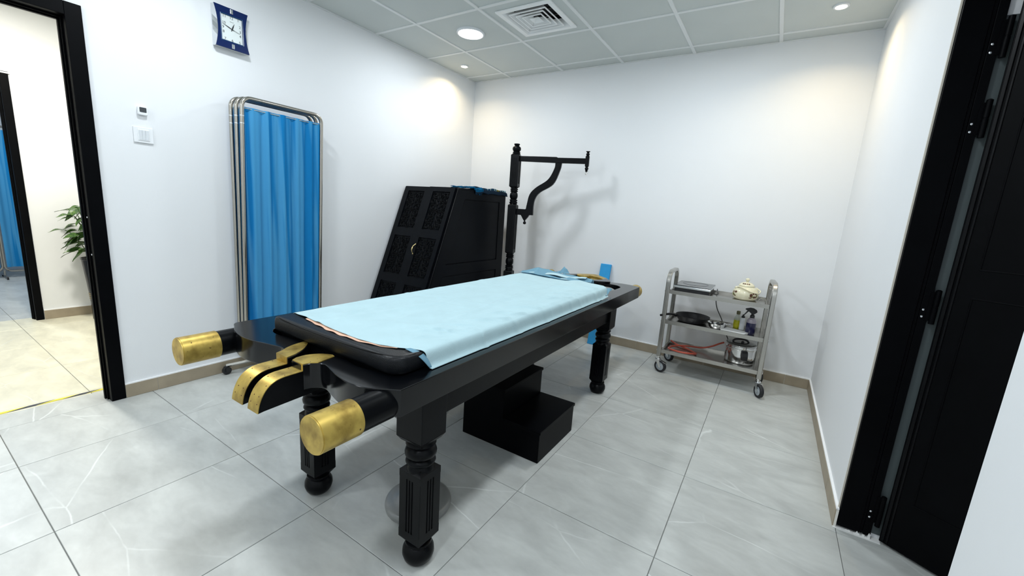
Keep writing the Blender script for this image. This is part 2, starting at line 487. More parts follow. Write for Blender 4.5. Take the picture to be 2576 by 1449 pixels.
def tile_area(x0, x1, y0, y1, ox, oy, p, mname):
    xs, ys = cuts(x0, x1, ox, p), cuts(y0, y1, oy, p)
    for i in range(len(xs) - 1):
        for j in range(len(ys) - 1): floor_tile(xs[i], xs[i + 1], ys[j], ys[j + 1], mname)
tile_area(0.0, W, FRONT, 0.0, 0.470, -0.022, 0.601, 'floor_porcelain')
tile_area(-0.20, 0.0, LD0 - .9, -1.0, -0.5, -0.022, 0.601, 'floor_porcelain')
tile_area(W, 5.4, -4.1, -1.765, W, -0.022, 0.601, 'floor_porcelain')
tile_area(-2.42, -0.20, -5.1, -1.0, -0.855, -3.25, 0.598, 'floor_porcelain_beige')
tile_area(-5.5, -2.42, -5.1, -1.0, -0.855, -3.25, 0.598, 'floor_porcelain')

# ------------------------------------------------------------------ suspended ceiling
ce = MB(); ce.box(-5.6, 5.5, -5.2, 0.12, H + 0.10, H + 0.16)
ceiling = struct(ce.build('ceiling', 'ceiling_board'))
CX, CY, CP = 0.479, -0.166, 0.60
VENT = (1.379, -1.063)
CT = {}
def ceiling_tile(x0, x1, y0, y1, hole=None):
    g = 0.0095
    x0 += g; x1 -= g; y0 += g; y1 -= g
    if x1 - x0 < 0.01 or y1 - y0 < 0.01: return
    a, b = (x1 - x0) / 2, (y1 - y0) / 2
    key = (round(a, 3), round(b, 3), hole is not None)
    me = CT.get(key)
    if me is None:
        q = MB()
        if hole is None: q.box(-a, a, -b, b, 0, 0.014)
        else:
            h = 0.19
            q.box(-a, a, -b, -h, 0, .014); q.box(-a, a, h, b, 0, .014); q.box(-a, -h, -h, h, 0, .014); q.box(h, a, -h, h, 0, .014)
        me = bpy.data.meshes.new('ceiling_tile'); me.from_pydata(q.v, [], q.f); me.materials.append(MAT['ceiling_board']); CT[key] = me
    o = bpy.data.objects.new('ceiling_tile', me); COL.objects.link(o); o.parent = ceiling
    o.location = ((x0 + x1) / 2, (y0 + y1) / 2, H + 0.005)
xs, ys = cuts(0, W, CX, CP), cuts(FRONT, 0, CY, CP)
for i in range(len(xs) - 1):
    for j in range(len(ys) - 1):
        x0, x1, y0, y1 = xs[i], xs[i + 1], ys[j], ys[j + 1]
        vent_here = x0 < VENT[0] < x1 and y0 < VENT[1] < y1
        ceiling_tile(x0, x1, y0, y1, VENT if vent_here else None)
for x in xs[1:-1]:
    MB().box(x - .012, x + .012, FRONT, 0, H - 0.001, H + 0.006).box(x - .0015, x + .0015, FRONT, 0, H + .006, H + .04).build('grid_bar', 'grid_white', ceiling)
for y in ys[1:-1]:
    for i in range(len(xs) - 1):
        a = xs[i] + (.012 if i else 0); b = xs[i + 1] - (.012 if i < len(xs) - 2 else 0)
        MB().box(a, b, y - .012, y + .012, H, H + 0.006).box(a, b, y - .0015, y + .0015, H + .006, H + .04).build('grid_bar', 'grid_white', ceiling)
for bx in ((0, .018, FRONT, 0), (W - .018, W, FRONT, 0), (.018, W - .018, -.018, 0), (.018, W - .018, FRONT, FRONT + .018)):
    MB().box(*bx, H - .002, H + .004).build('wall_angle', 'grid_white', ceiling)
MB().box(-2.30, -0.11, -5.1, -1.0, H - .01, H + .004).build('corridor_board', 'grid_white', ceiling)
MB().box(-5.5, -2.42, -5.1, -1.0, H - .01, H + .004).build('far_room_board', 'grid_white', ceiling)
MB().box(3.615, 5.4, -5.1, -1.765, H - .01, H + .004).build('outer_board', 'grid_white', ceiling)

# ------------------------------------------------------------------ skirting of stone pieces under a white bead
def skirting(name, axis, fixed, a, b, joints, h=0.080, t=0.012, side=1):
    m = MB()
    lo, hi = sorted((fixed, fixed + side * t * 0.7))
    lo2, hi2 = sorted((fixed, fixed + side * t * 0.85))
    def bx(p, q, l, h_, z0, z1):
        if axis == 'x': m.box(p, q, l, h_, z0, z1)
        else: m.box(l, h_, p, q, z0, z1)
    bx(a, b, lo, hi, 0.0, h - .002)
    root = struct(m.build(name, 'skirting_grout'))
    m2 = m; m = MB(); bx(a, b, lo2, hi2, h, h + .007); m.build('white_bead', 'white_bead', root)
    pts = [a] + sorted(j for j in joints if a < j < b) + [b]
    for i in range(len(pts) - 1):
        m = MB(); l, h_ = sorted((fixed, fixed + side * t))
        bx(pts[i] + .0012, pts[i + 1] - .0012, l, h_, 0.001, h)
        m.build('skirting_tile', 'skirting', root, bevel=.0008, bseg=1)
    return root
skirting('baseboard_back', 'x', 0, 0.0, W, [0.305, 0.905, 1.505, 2.105, 2.705, 3.308], side=-1)
skirting('baseboard_left', 'y', 0, -3.15, -0.013, [-0.6, -1.2, -1.8, -2.4, -3.0], side=1)
skirting('baseboard_right', 'y', W, -1.787, -0.013, [-0.30, -0.9, -1.5], side=-1)
skirting('baseboard_corridor', 'y', -2.30, -3.085, -1.0, [-2.55, -1.95, -1.35], side=1)

# ------------------------------------------------------------------ left door frame (door_1) and corridor door frame (door_2)
def door_frame(name, xa, xb, y0, y1, zt, aw=0.062, face=0.012):
    """black casing round an opening through a wall between x = xa and xb (xb the near side)"""
    m = MB()
    m.box(xb, xb + face, y1, y1 + aw, 0, zt + aw); m.box(xb, xb + face, y0 - aw, y0, 0, zt + aw)
    m.box(xb, xb + face, y0, y1, zt, zt + aw)
    root = struct(m.build(name, 'black_frame', bevel=.002))
    m = MB(); t = 0.022
    m.box(xa, xb, y1, y1 + t, 0, zt + t); m.box(xa, xb, y0 - t, y0, 0, zt + t); m.box(xa, xb, y0, y1, zt, zt + t)
    m.build('jamb_lining', 'black_frame', root)
    for (p, q, d) in ((0.30, 0.48, .014), (0.60, 0.66, .008)):
        xp, xq = xa + (xb - xa) * p, xa + (xb - xa) * q
        m = MB(); m.box(xp, xq, y1 - d, y1, 0, zt); m.box(xp, xq, y0, y0 + d, 0, zt); m.box(xp, xq, y0 + d, y1 - d, zt - d, zt)
        m.build('door_stop', 'black_frame', root, bevel=.0015)
    return root
d1 = door_frame('door_1', -0.11, 0.0, LD0, LD1, LDZ)
for z in (0.845, 1.045):
    MB().lathe([(.0045, 0), (.0045, .002), (.002, .003)], M=Matrix.Translation((-0.03, LD1 + .0005, z)) @ Matrix.Rotation(pi / 2, 4, 'X')).build('screw', 'white_plastic', d1)
d2 = door_frame('door_2', -2.42, -2.30, -4.03, -3.135, 1.985, aw=0.047)
MB().box(-2.30, -2.285, -4.09, -3.08, 2.033, 2.043).build('head_cap', 'white_bead', d2)

# ------------------------------------------------------------------ right doorway (door_3): jamb across the wall end, hinges, narrow leaf
m = MB(); m.box(W + .003, 3.551, -1.786, -1.765, 0.012, RDZ + .02)
d3 = struct(m.build('door_3', 'black_frame', bevel=.0015))
MB().box(3.5535, 3.561, -1.780, -1.765, .012, RDZ + .02).build('jamb_bead', 'black_frame', d3)
MB().box(3.5625, 3.5875, -1.784, -1.765, .012, RDZ + .02).build('hinge_stile', 'black_frame', d3, bevel=.001)
MB().box(W + .002, 3.614, -2.75, -1.787, RDZ, RDZ + .02).build('head_lining', 'black_frame', d3)
MB().box(W - .003, W + .002, -1.772, -1.765, 0, RDZ + .03).build('plaster_edge', 'plaster', d3)
LA = Vector((0.855, -0.519, 0)).normalized()            # leaf direction
LN = Vector((-0.519, -0.855, 0)).normalized()           # its room-side normal
LO = Vector((3.6135, -1.7895, 0))
def leafM(): return Matrix(((LA.x, LN.x, 0, LO.x), (LA.y, LN.y, 0, LO.y), (0, 0, 1, 0), (0, 0, 0, 1)))
LW = 0.256
leaf = MB().box(0, LW, -.040, 0, .012, 2.10, leafM()).build('door_leaf', 'black_frame', d3, bevel=.002)
# rebated edge next to the hinges and the moulding round the two panels
MB().box(.006, .016, 0, .006, .02, 2.09, leafM()).box(.022, .028, 0, .004, .02, 2.09, leafM()).build('edge_bead', 'black_lacquer', leaf, bevel=.001)
for z0, z1 in ((0.22, 1.04), (1.135, 2.0)):
    q = MB(); M_ = leafM(); a, b, w = .068, LW - .02, .005
    q.box(a, b, 0, .0025, z0, z0 + w, M_); q.box(a, b, 0, .0025, z1 - w, z1, M_)
    q.box(a, a + w, 0, .0025, z0 + w, z1 - w, M_); q.box(b - w, b, 0, .0025, z0 + w, z1 - w, M_)
    q.build('panel_moulding', 'black_frame', leaf, bevel=.001)
MB().box(3.588, 3.640, -1.7665, -1.7650, .02, 1.965).build('grey_strip', 'strip_grey', d3)  # plain dark grey strip behind the hinge gap, up to the top hinge
for z0, z1 in ((0.069, 0.206), (0.924, 1.052), (1.578, 1.702), (1.829, 1.956)):
    q = MB(); c = (3.5985, -1.790); h = z1 - z0
    q.lathe([(.0085, 0), (.0085, h * .48), (.0075, h * .485), (.0075, h * .515), (.0085, h * .52), (.0085, h - .003), (.004, h)], (c[0], c[1], z0), 16)
    q.box(3.580, 3.5985, -1.7862, -1.7840, z0 + .01, z1 - .01)
    q.build('hinge', 'black_frame', d3, smooth=30)
    zc = (z0 + z1) / 2 - .028 if z0 < 1.8 else 1.862
    for dz in (-.013, .013):
        MB().lathe([(.0042, 0), (.0042, .0015), (.002, .0028)], M=Matrix.Translation((3.571, -1.784, zc + dz)) @ Matrix.Rotation(pi / 2, 4, 'X'), seg=12).build('screw', 'silver', d3)
# chips of white filler at the foot of the jamb
q = MB(); r2 = random.Random(3)
for cx, wd, ht in ((3.515, .020, .012), (3.545, .022, .020), (3.566, .010, .016), (3.583, .010, .03), (3.575, .006, .012), (3.49, .010, .006)):
    pl = [(cx - wd / 2, 0.0)] + [(cx - wd / 2 + wd * (k + .5) / 5, ht * r2.uniform(.35, 1)) for k in range(5)] + [(cx + wd / 2, 0.0)]
    q.prism(pl, -1.7895, -1.7865, 'y')
q.box(W - .01, 3.62, -1.797, -1.766, 0, .0035)
q.build('filler_chip', 'paper', d3)

# hazard tape across the left threshold
q = MB(); n = 40
def tp(u, v):
    y = -4.12 + .93 * u
    return (-.235 + .024 * v + .004 * sin(y * 6), y, .0012)
q.grid(tp, n, 2)
tag(q.build('hazard_tape', 'hazard', loc=(-.22, -3.65, 0), solid=.0008), 'yellow and black striped warning tape stuck across the left doorway threshold', 'tape')

# ================================================================== TREATMENT TABLE
ZT = 0.710
table = thing('treatment_table', 'black lacquered wooden treatment table with brass fish-tail spout and brass capped carrying handles', 'table', (1.80, -1.877, 0))
XL, XR, YF, YB = 1.278, 2.238, -3.094, -0.660

outer_front = [(2.238, -3.094), (2.206, -3.114), (2.165, -3.141), (2.125, -3.154), (2.075, -3.156), (2.021, -3.147), (1.975, -3.134),
               (1.930, -3.121), (1.902, -3.124), (1.882, -3.142), (1.876, -3.166), (1.818, -3.168)]
slot_right = [(1.806, -3.150), (1.806, -3.116), (1.828, -3.080), (1.868, -3.056)]
basin_fr = [(1.909, -3.051), (1.959, -3.060), (2.006, -3.067), (2.045, -3.063), (2.085, -3.052), (2.118, -3.028), (2.135, -2.985)]
basin_br = [(2.140, -0.88), (2.135, -0.80), (2.085, -0.742), (2.017, -0.732), (1.935, -0.758), (1.868, -0.762), (1.806, -0.745),
            (1.735, -0.762), (1.66, -0.752), (1.56, -0.735), (1.49, -0.742), (1.445, -0.79), (1.440, -0.85)]
basin_fl = [(1.440, -2.985), (1.446, -3.024), (1.475, -3.052), (1.518, -3.064), (1.580, -3.058), (1.640, -3.047), (1.690, -3.040)]
slot_left = [(1.718, -3.058), (1.752, -3.092), (1.776, -3.132), (1.788, -3.166)]
outer_left = [(1.722, -3.166), (1.712, -3.142), (1.688, -3.127), (1.650, -3.130), (1.590, -3.143), (1.540, -3.154), (1.480, -3.158),
              (1.430, -3.153), (1.370, -3.138), (1.325, -3.118), (1.290, -3.104), (1.278, -3.090)]
outer_back = [(1.278, -0.664), (1.296, -0.650), (1.340, -0.635), (1.41, -0.612), (1.48, -0.600), (1.55, -0.604), (1.62, -0.622), (1.68, -0.64), (1.730, -0.605),
              (1.80, -0.598), (1.870, -0.605), (1.93, -0.64), (2.00, -0.640), (2.09, -0.622), (2.17, -0.630), (2.238, -0.662)]
def sm(pts, n=4): return [tuple(p)[:2] for p in spline2([(x, y) for x, y in pts], n)]
loop = ([outer_front[0]] + sm(outer_front[:11], 4)[1:] + [outer_front[11]] + sm(slot_right + basin_fr, 4) + sm(basin_br, 4) + sm(basin_fl + slot_left, 4)
        + [outer_left[0]] + sm(outer_left, 4)[1:] + sm(outer_back, 3))
# the slot to the spout joins basin and front edge, so the top is one open ring
loop_cw = loop
plate('table_top', [loop_cw], 0.625, ZT, 'black_top', table, bevel=0.0025)
q = MB(); q.box(1.40, 2.17, -3.085, -0.71, 0.632, 0.648)
q.build('basin_floor', 'black_deep', table)
# rails under the top
MB().box(2.176, 2.206, -2.888, -1.237, 0.532, 0.634).build('side_rail', 'black_lacquer', table, bevel=.002)
MB().box(1.560, 1.590, -2.888, -1.237, 0.532, 0.634).build('side_rail', 'black_lacquer', table, bevel=.002)
MB().box(1.645, 2.121, -2.965, -2.935, 0.545, 0.634).build('cross_rail', 'black_lacquer', table, bevel=.002)
MB().box(1.645, 2.108, -1.195, -1.165, 0.545, 0.634).build('cross_rail', 'black_lacquer', table, bevel=.002)

def fluted(h, n, gw, gd):
    """square outline with n grooves per side and clipped corners"""
    out = []; c = .0012
    side = [(-h + c, 0)]
    step = .0125
    for k in range(n):
        u = (k - (n - 1) / 2) * step
        side += [(u - gw / 2, 0), (u - gw / 4, gd), (u + gw / 4, gd), (u + gw / 2, 0)]
    side += [(h - c, 0)]
    for r in range(4):
        a = r * pi / 2
        for u, d in side:
            x, y = u, -h + d
            out.append((x * cos(a) - y * sin(a), x * sin(a) + y * cos(a)))
    return out
def square_leg(x, y):
    q = MB(); a = .0575
    q.box(x - a, x + a, y - a, y + a, .484, .630)
    # bevelled underside of the head block
    b = .046
    q.add([(x - a, y - a, .484), (x + a, y - a, .484), (x + a, y + a, .484), (x - a, y + a, .484), (x - b, y - b, .466), (x + b, y - b, .466), (x + b, y + b, .466), (x - b, y + b, .466)],
          [(0, 1, 5, 4), (1, 2, 6, 5), (2, 3, 7, 6), (3, 0, 4, 7), (4, 5, 6, 7)])
    leg = q.build('leg', 'black_lacquer', table, bevel=.002)
    leg['_base'] = tuple(table['_base'])
    r = [(.036, .470), (.043, .464), (.045, .456), (.041, .449), (.036, .446), (.044, .438), (.0475, .426), (.046, .414), (.038, .407), (.036, .404),
         (.043, .398), (.045, .391), (.042, .384), (.036, .380), (.040, .372), (.043, .362), (.040, .350)]
    r = [(a_ * 1.13, b_) for a_, b_ in r]
    MB().lathe(r, (x, y, 0), 36).build('turned_neck', 'black_lacquer', leg, smooth=45)
    q = MB(); h = .0485
    pl = fluted(h, 3, .0075, .0035)
    q.prism([(x + u, y + v) for u, v in pl], .135, .335)
    def ring(hh, z): return [(x - hh, y - hh, z), (x + hh, y - hh, z), (x + hh, y + hh, z), (x - hh, y + hh, z)]
    for (lv) in ((.335, .360, .372), (.135, .103, .082)):
        v = ring(h, lv[0]) + ring(h, lv[1]) + ring(h - .014, lv[2])
        f = [(k, (k + 1) % 4, 4 + (k + 1) % 4, 4 + k) for k in range(4)] + [(4 + k, 4 + (k + 1) % 4, 8 + (k + 1) % 4, 8 + k) for k in range(4)] + [(8, 9, 10, 11), (0, 1, 2, 3)]
        q.add(v, f)
    q.build('fluted_block', 'black_lacquer', leg)
    MB().lathe([(.030, .001), (.041, .004), (.050, .016), (.0555, .034), (.054, .052), (.047, .066), (.042, .070), (.046, .075), (.045, .082), (.034, .088)], (x, y, 0), 36).build('ball_foot', 'black_lacquer', leg, smooth=45)
for lx, ly in ((2.1785, -2.945), (1.588, -2.945), (2.166, -1.180), (1.588, -1.180)): square_leg(lx, ly)

def handle(x, ya, yb, c0, z=.657, r=.0485):
    """round carrying handle along y with a brass sleeve from c0 to the free end yb"""
    M_ = Matrix.Translation((x, 0, z)) @ Matrix.Rotation(-pi / 2, 4, 'X')      # local z -> +y
    lo, hi = sorted((ya, yb))
    h = MB().lathe([(r, lo + .004), (r, hi - .004)], seg=40, M=M_).build('handle', 'black_lacquer', table, smooth=40)
    s = 1 if yb > ya else -1
    a, b = sorted((c0, yb))
    pr = [(r + .0005, a), (r + .0028, a + .001), (r + .0028, b - .001), (r + .0005, b)]
    MB().lathe(pr, seg=48, M=M_).build('brass_sleeve', 'brass', h, smooth=40)
    e = b if s > 0 else a
    e0, e1 = (e - .001, e + .0025) if s > 0 else (e - .0025, e + .001)
    MB().lathe([(r + .0010, e0), (r + .0010, e1)], seg=48, M=M_).build('brass_end_disc', 'brass', h, smooth=40)
handle(2.186, -3.09, -3.331, -3.214)
handle(1.336, -3.09, -3.309, -3.190)
handle(2.186, -0.70, -0.556, -0.655)
handle(1.336, -0.70, -0.400, -0.495)

# spout: two brass covered halves with the drain slot between them, curving down to the tip
def spout(sgn, y0, xl0, xl1, xr0, xr1):
    Y = lambda d: y0 - d * sgn                                 # d = distance out from the table edge
    crv = [tuple(p)[:2] for p in spline2([(.060, .6875), (.080, .6845), (.098, .677), (.113, .6655), (.125, .649), (.134, .629), (.139, .611), (.141, .598)], 3)]
    prof = [(-.03, .688)] + crv + [(.125, .600), (-.03, .606)]
    q = MB()
    for a, b in ((xl0, xl1), (xr0, xr1)): q.prism([(Y(d), z) for d, z in prof], a, b, 'x')
    q.box(xl1, xr0, *sorted((Y(.118), Y(-.03))), .604, .640)
    sp = q.build('spout', 'black_lacquer', table)
    return prof, Y
prof, Yf = spout(1, -3.166, 1.722, 1.786, 1.818, 1.876)
def brass_strip(a, b, top_poly, Y, prof):
    q = MB(); t = .0022
    # curved lower strip
    pts = [(d, z) for d, z in prof[1:-2]]
    pts = [(0.0005, .688)] + pts
    n = len(pts)
    v = []
    for k, (d, z) in enumerate(pts):
        d0, z0 = pts[max(k - 1, 0)]; d1_, z1 = pts[min(k + 1, n - 1)]
        tx, tz = d1_ - d0, z1 - z0; l = sqrt(tx * tx + tz * tz) or 1
        nx, nz = -tz / l, tx / l
        if nz < 0 or (nx < 0): nx, nz = abs(nx), abs(nz)
        v += [(a, Y(d), z), (b, Y(d), z), (b, Y(d + nx * t), z + nz * t), (a, Y(d + nx * t), z + nz * t)]
    f = [(0, 1, 2, 3), (4 * n - 4, 4 * n - 3, 4 * n - 2, 4 * n - 1)]
    for k in range(n - 1):
        for s in range(4):
            s2 = (s + 1) % 4; f.append((4 * k + s, 4 * k + s2, 4 * k + 4 + s2, 4 * k + 4 + s))
    q.add(v, f)
    # riser at the table edge
    q.box(a, b, *sorted((Y(0.0002), Y(0.0028))), .6885, ZT + .0016)
    # plate on the table top
    q.prism(top_poly, ZT - .0005, ZT + .0022)
    o = q.build('brass_strip', 'brass', table, smooth=25)
    # rivets
    for d, w in ((.02, .12), (.055, .85), (.085, .2), (.108, .8), (.128, .3), (.128, .75), (.136, .2), (.136, .8)):
        z = [pz for pd, pz in prof if pd >= d][0]
        for k in range(len(pts) - 1):
            if pts[k][0] <= d <= pts[k + 1][0]:
                tt = (d - pts[k][0]) / max(pts[k + 1][0] - pts[k][0], 1e-6); z = pts[k][1] + tt * (pts[k + 1][1] - pts[k][1])
        x = a + (b - a) * w
        ang = min(max((d - .06) / .08, 0), 1) * 1.35
        M_ = Matrix.Translation((x, Y(d + t * sin(ang)), z + t * cos(ang))) @ Matrix.Rotation(ang * (1 if Y(1) < Y(0) else -1), 4, 'X')
        MB().lathe([(.0017, 0), (.0017, .0006), (.0008, .0012)], seg=8, M=M_).build('rivet', 'rust', o)
left_top = [(1.722, -3.168), (1.786, -3.168)] + sm([(1.776, -3.134), (1.752, -3.094), (1.720, -3.060), (1.696, -3.041), (1.682, -3.040)], 4) + sm([(1.680, -3.052), (1.686, -3.090), (1.700, -3.124), (1.712, -3.142)], 3)
right_top = [(1.818, -3.168), (1.876, -3.168)] + [(1.880, -3.146), (1.896, -3.128)] + [(1.884, -3.062), (1.868, -3.058)] + sm([(1.850, -3.066), (1.828, -3.082), (1.808, -3.116), (1.808, -3.150)], 3)
brass_strip(1.722, 1.786, left_top, Yf, prof)
brass_strip(1.818, 1.876, right_top, Yf, prof)
# the spout at the far end: a raised mouth with a lacquered lip nearest and a brass lip beyond the slot
profb, Yb = spout(-1, -0.604, 1.722, 1.786, 1.818, 1.876)
lt = [(1.722, -0.602), (1.786, -0.602), (1.786, -.64), (1.722, -.64)]
rt = [(1.818, -0.602), (1.876, -0.602), (1.876, -.64), (1.818, -.64)]
brass_strip(1.722, 1.786, lt, Yb, profb); brass_strip(1.818, 1.876, rt, Yb, profb)
near_lip = [(1.827, -.726), (1.850, -.752), (1.880, -.748), (1.928, -.702), (1.938, -.655), (1.940, -.612), (1.952, -.598), (2.008, -.690), (2.015, -.735), (1.960, -.775), (1.907, -.800), (1.864, -.790)]
far_lip = [(1.668, -.566), (1.708, -.516), (1.790, -.451), (1.868, -.512), (1.943, -.582), (1.942, -.606), (1.930, -.632), (1.880, -.590), (1.833, -.562), (1.786, -.552), (1.781, -.590), (1.752, -.615), (1.690, -.612)]
side_lip = [(1.600, -.66), (1.629, -.624), (1.667, -.568), (1.689, -.613), (1.671, -.668), (1.640, -.70)]
plate('mouth_lip', [sm(near_lip + near_lip[:1], 4)[:-1]], .710, .7275, 'black_top', table, bevel=.003)
plate('mouth_lip', [sm(far_lip + far_lip[:1], 4)[:-1]], .690, .7275, 'brass', table, bevel=.003)
plate('mouth_lip', [side_lip], .710, .7275, 'black_top', table, bevel=.003)
# steel bowl resting in the end of the basin, with two bolts behind it
bw = thing('drain_bowl', 'small upturned grey metal bowl in the open far end of the black table basin', 'bowl', (2.045, -0.905, .648))
MB().lathe([(.098, 0), (.100, .004), (.096, .022), (.082, .044), (.058, .056), (.02, .061)], (2.045, -.905, .648), 40).build('bowl_shell', 'grey_plastic', bw, smooth=60)
for bx in (2.005, 2.055):
    MB().lathe([(.006, 0), (.006, .012), (.003, .016)], (bx, -0.782, .648), 12).build('basin_bolt', 'steel', table, smooth=40)

# ------------------------------------------------------------------ mattress pad
PX0, PX1, PYF, PYB = 1.476, 2.178, -3.052, -1.075
def rrect(x0, x1, y0, y1, rads, n=6):
    out = []
    cs = [(x1 - rads[0], y0 + rads[0], -pi / 2, rads[0]), (x1 - rads[1], y1 - rads[1], 0, rads[1]), (x0 + rads[2], y1 - rads[2], pi / 2, rads[2]), (x0 + rads[3], y0 + rads[3], pi, rads[3])]
    for cx, cy, a0, r in cs:
        for k in range(n + 1):
            a = a0 + k / n * pi / 2; out.append((cx + r * cos(a), cy + r * sin(a)))
    return out
pad_loop = [(x, y if y < -2 else y - .20 * (x - PX0) / .72) for x, y in rrect(PX0, PX1, PYF, PYB, (.050, .05, .05, .028))]
def scale_loop(lp, d):
    """move an outline inwards by d"""
    n = len(lp); out = []
    for i in range(n):
        a, b, c = Vector(lp[i - 1]), Vector(lp[i]), Vector(lp[(i + 1) % n])
        t = (c - a).normalized(); nn = Vector((-t.y, t.x))
        out.append((b.x + nn.x * d, b.y + nn.y * d))
    return out
q = MB(); n = len(pad_loop); layers = [(.010, .7125), (.003, .718), (0, .728), (0, .742), (.0005, .756), (.003, .764), (.009, .7685), (.022, .7698)]
layers = [(.022, .652), (.022, .709)] + layers
vs = []
for d, z in layers:
    for x, y in scale_loop(pad_loop, d):
        sag = 0.0
        front = max(0.0, 1 - abs(y - PYF) / .16)
        vs.append((x, y - (0.016 * front * sin(pi * (x - PX0) / (PX1 - PX0)) if d < .05 else 0), z))
fs = [(i * n + k, i * n + (k + 1) % n, (i + 1) * n + (k + 1) % n, (i + 1) * n + k) for i in range(len(layers) - 1) for k in range(n)]
fs += [tuple(reversed(range(n))), tuple((len(layers) - 1) * n + k for k in range(n))]
q.add(vs, fs)
pad = thing('mattress_pad', 'padded black leatherette mattress lying in the table, bare at its near end', 'mattress', (1.82, -1.98, .652))
q.build('cushion', 'leather', pad, smooth=60)
# piping seam along the front and near-right corner
seam = [(1.486, -3.040, .7660), (1.56, -3.050, .7680), (1.68, -3.059, .7682), (1.82, -3.063, .7682), (1.96, -3.060, .7682), (2.06, -3.052, .7682), (2.125, -3.040, .7685), (2.158, -3.016, .7680), (2.169, -2.97, .7672)]
MB().tube(spline2(seam, 8), .0022, 6).build('piping', 'black_deep', pad, smooth=60)

# ------------------------------------------------------------------ disposable sheet over the pad, with a peach paper layer below it
SEC = spline2([(1.480, .7560), (1.4835, .7655), (1.492, .7715), (1.510, .7738), (1.56, .7742), (1.75, .7745), (2.00, .7745), (2.10, .7743), (2.140, .7742), (2.160, .7735),
               (2.173, .7712), (2.181, .7655), (2.185, .7560), (2.187, .7420), (2.189, .7280), (2.194, .7175), (2.204, .7128)], 6)
_acc = [0.0]
for a_, b_ in zip(SEC, SEC[1:]): _acc.append(_acc[-1] + (b_ - a_).length)
def sec(u):
    """point (x, z) at the fraction u along the sheet's cross-section"""
    s_ = min(max(u, 0), 1) * _acc[-1]
    for k in range(len(SEC) - 1):
        if s_ <= _acc[k + 1] + 1e-9:
            t = (s_ - _acc[k]) / (_acc[k + 1] - _acc[k]); return SEC[k].lerp(SEC[k + 1], t)
    return SEC[-1]
def sheet_z(x, y): return .7745 if x < 2.13 else .7745 - .06 * min((x - 2.13) / .063, 1) ** 2
_rw = random.Random(21)
RIDGES = [(_rw.uniform(2.06, 2.17), _rw.uniform(-2.9, -1.35), _rw.uniform(.35, 1.25), _rw.uniform(.003, .007), _rw.uniform(.006, .012), _rw.uniform(.03, .10)) for _ in range(34)]
RIDGES += [(_rw.uniform(1.55, 2.05), _rw.uniform(-2.85, -1.35), _rw.uniform(1.15, 1.9), _rw.uniform(.0015, .0035), _rw.uniform(.008, .016), _rw.uniform(.10, .35)) for _ in range(26)]
RIDGES += [(_rw.uniform(1.55, 2.0), _rw.uniform(-2.8, -1.4), _rw.uniform(-.3, .6), _rw.uniform(.001, .0025), _rw.uniform(.008, .014), _rw.uniform(.06, .22)) for _ in range(16)]
def wrinkle(x, y):
    a = mnoise.noise(Vector((x * 3.0, y * 1.6, 1.3))) * .0050
    b = mnoise.noise(Vector((x * 11, y * 5 + x * 4, 4.1))) * .0026
    d = 0.0
    for (cx, cy, ang, amp, wd, ln) in ((2.13, -2.47, .9, .008, .012, .10), (2.12, -2.18, .6, .007, .014, .09), (2.15, -2.32, 1.2, .007, .010, .06), (2.12, -1.90, .8, .006, .014, .10),
                                       (1.75, -2.6, 1.45, .004, .02, .5), (1.95, -2.2, 1.7, .0045, .02, .5), (1.66, -1.9, 1.4, .004, .02, .5), (1.85, -1.6, .35, .004, .025, .4),
                                       (2.05, -1.5, .7, .006, .02, .16), (1.6, -2.35, .2, .003, .02, .3), (2.0, -2.75, .5, .003, .02, .3)):
        u = (x - cx) * cos(ang) + (y - cy) * sin(ang); w = -(x - cx) * sin(ang) + (y - cy) * cos(ang)
        d += 1.5 * amp * math.exp(-(w / wd) ** 2 - (u / ln) ** 2)
    for cx, cy, ang, amp, wd, ln in RIDGES:
        if abs(x - cx) + abs(y - cy) > ln * 3 + .05: continue
        u = (x - cx) * cos(ang) + (y - cy) * sin(ang); w = -(x - cx) * sin(ang) + (y - cy) * cos(ang)
        d += amp * math.exp(-(w / wd) ** 2 - (u / ln) ** 2)
    return a + b + d
front_edge = [(1.470, -2.970), (1.482, -2.972), (1.53, -2.980), (1.60, -2.986), (1.70, -2.998), (1.81, -3.010), (1.95, -3.014), (2.04, -3.004), (2.10, -2.982), (2.15, -2.955), (2.203, -2.930)]
def edge_y(x):
    for (xa, ya), (xb, yb) in zip(front_edge, front_edge[1:]):
        if x <= xb: return ya + (yb - ya) * (x - xa) / (xb - xa)
    return front_edge[-1][1]
def back_y(x): return -1.060 - .215 * max(0, (x - 1.48) / .72)
def sheet_pt(u, v):
    p = sec(u); x, z = p.x, p.y
    ya, yb = edge_y(x), back_y(x)
    y = ya + (yb - ya) * v
    wv = max(wrinkle(x, y), -.0004)
    if x > 2.165: x += wv * .9                          # folds stand out sideways where the sheet hangs
    else: z += wv
    if v > .93:
        z += .004 * (v - .93) / .07 * (1 + mnoise.noise(Vector((x * 9, y * 9, 2))))
    return (x, y, z)
sheet = thing('disposable_sheet', 'pale blue disposable nonwoven sheet spread over the black table mattress', 'sheet', (1.84, -2.0, .772))
MB().grid(sheet_pt, 150, 300).build('sheet_cloth', 'sheet', sheet, smooth=80, solid=.0010)
# near right end: the darker unfolded side flap
def flapn(u, v):
    a = Vector((2.128 + .006 * v, -2.966 + .006 * v, .7752)); b = Vector((2.197, -2.933 + .010 * v, .7135))
    t = u; p = a.lerp(b, t); p.z += .016 * sin(pi * t); p.x += .012 * sin(pi * t)
    p.y -= .018 * (1 - v) * sin(pi * min(t * .8 + .2, 1)); return p
MB().grid(flapn, 14, 5).build('turned_corner', 'thin_sheet', sheet, smooth=80, solid=.0008)
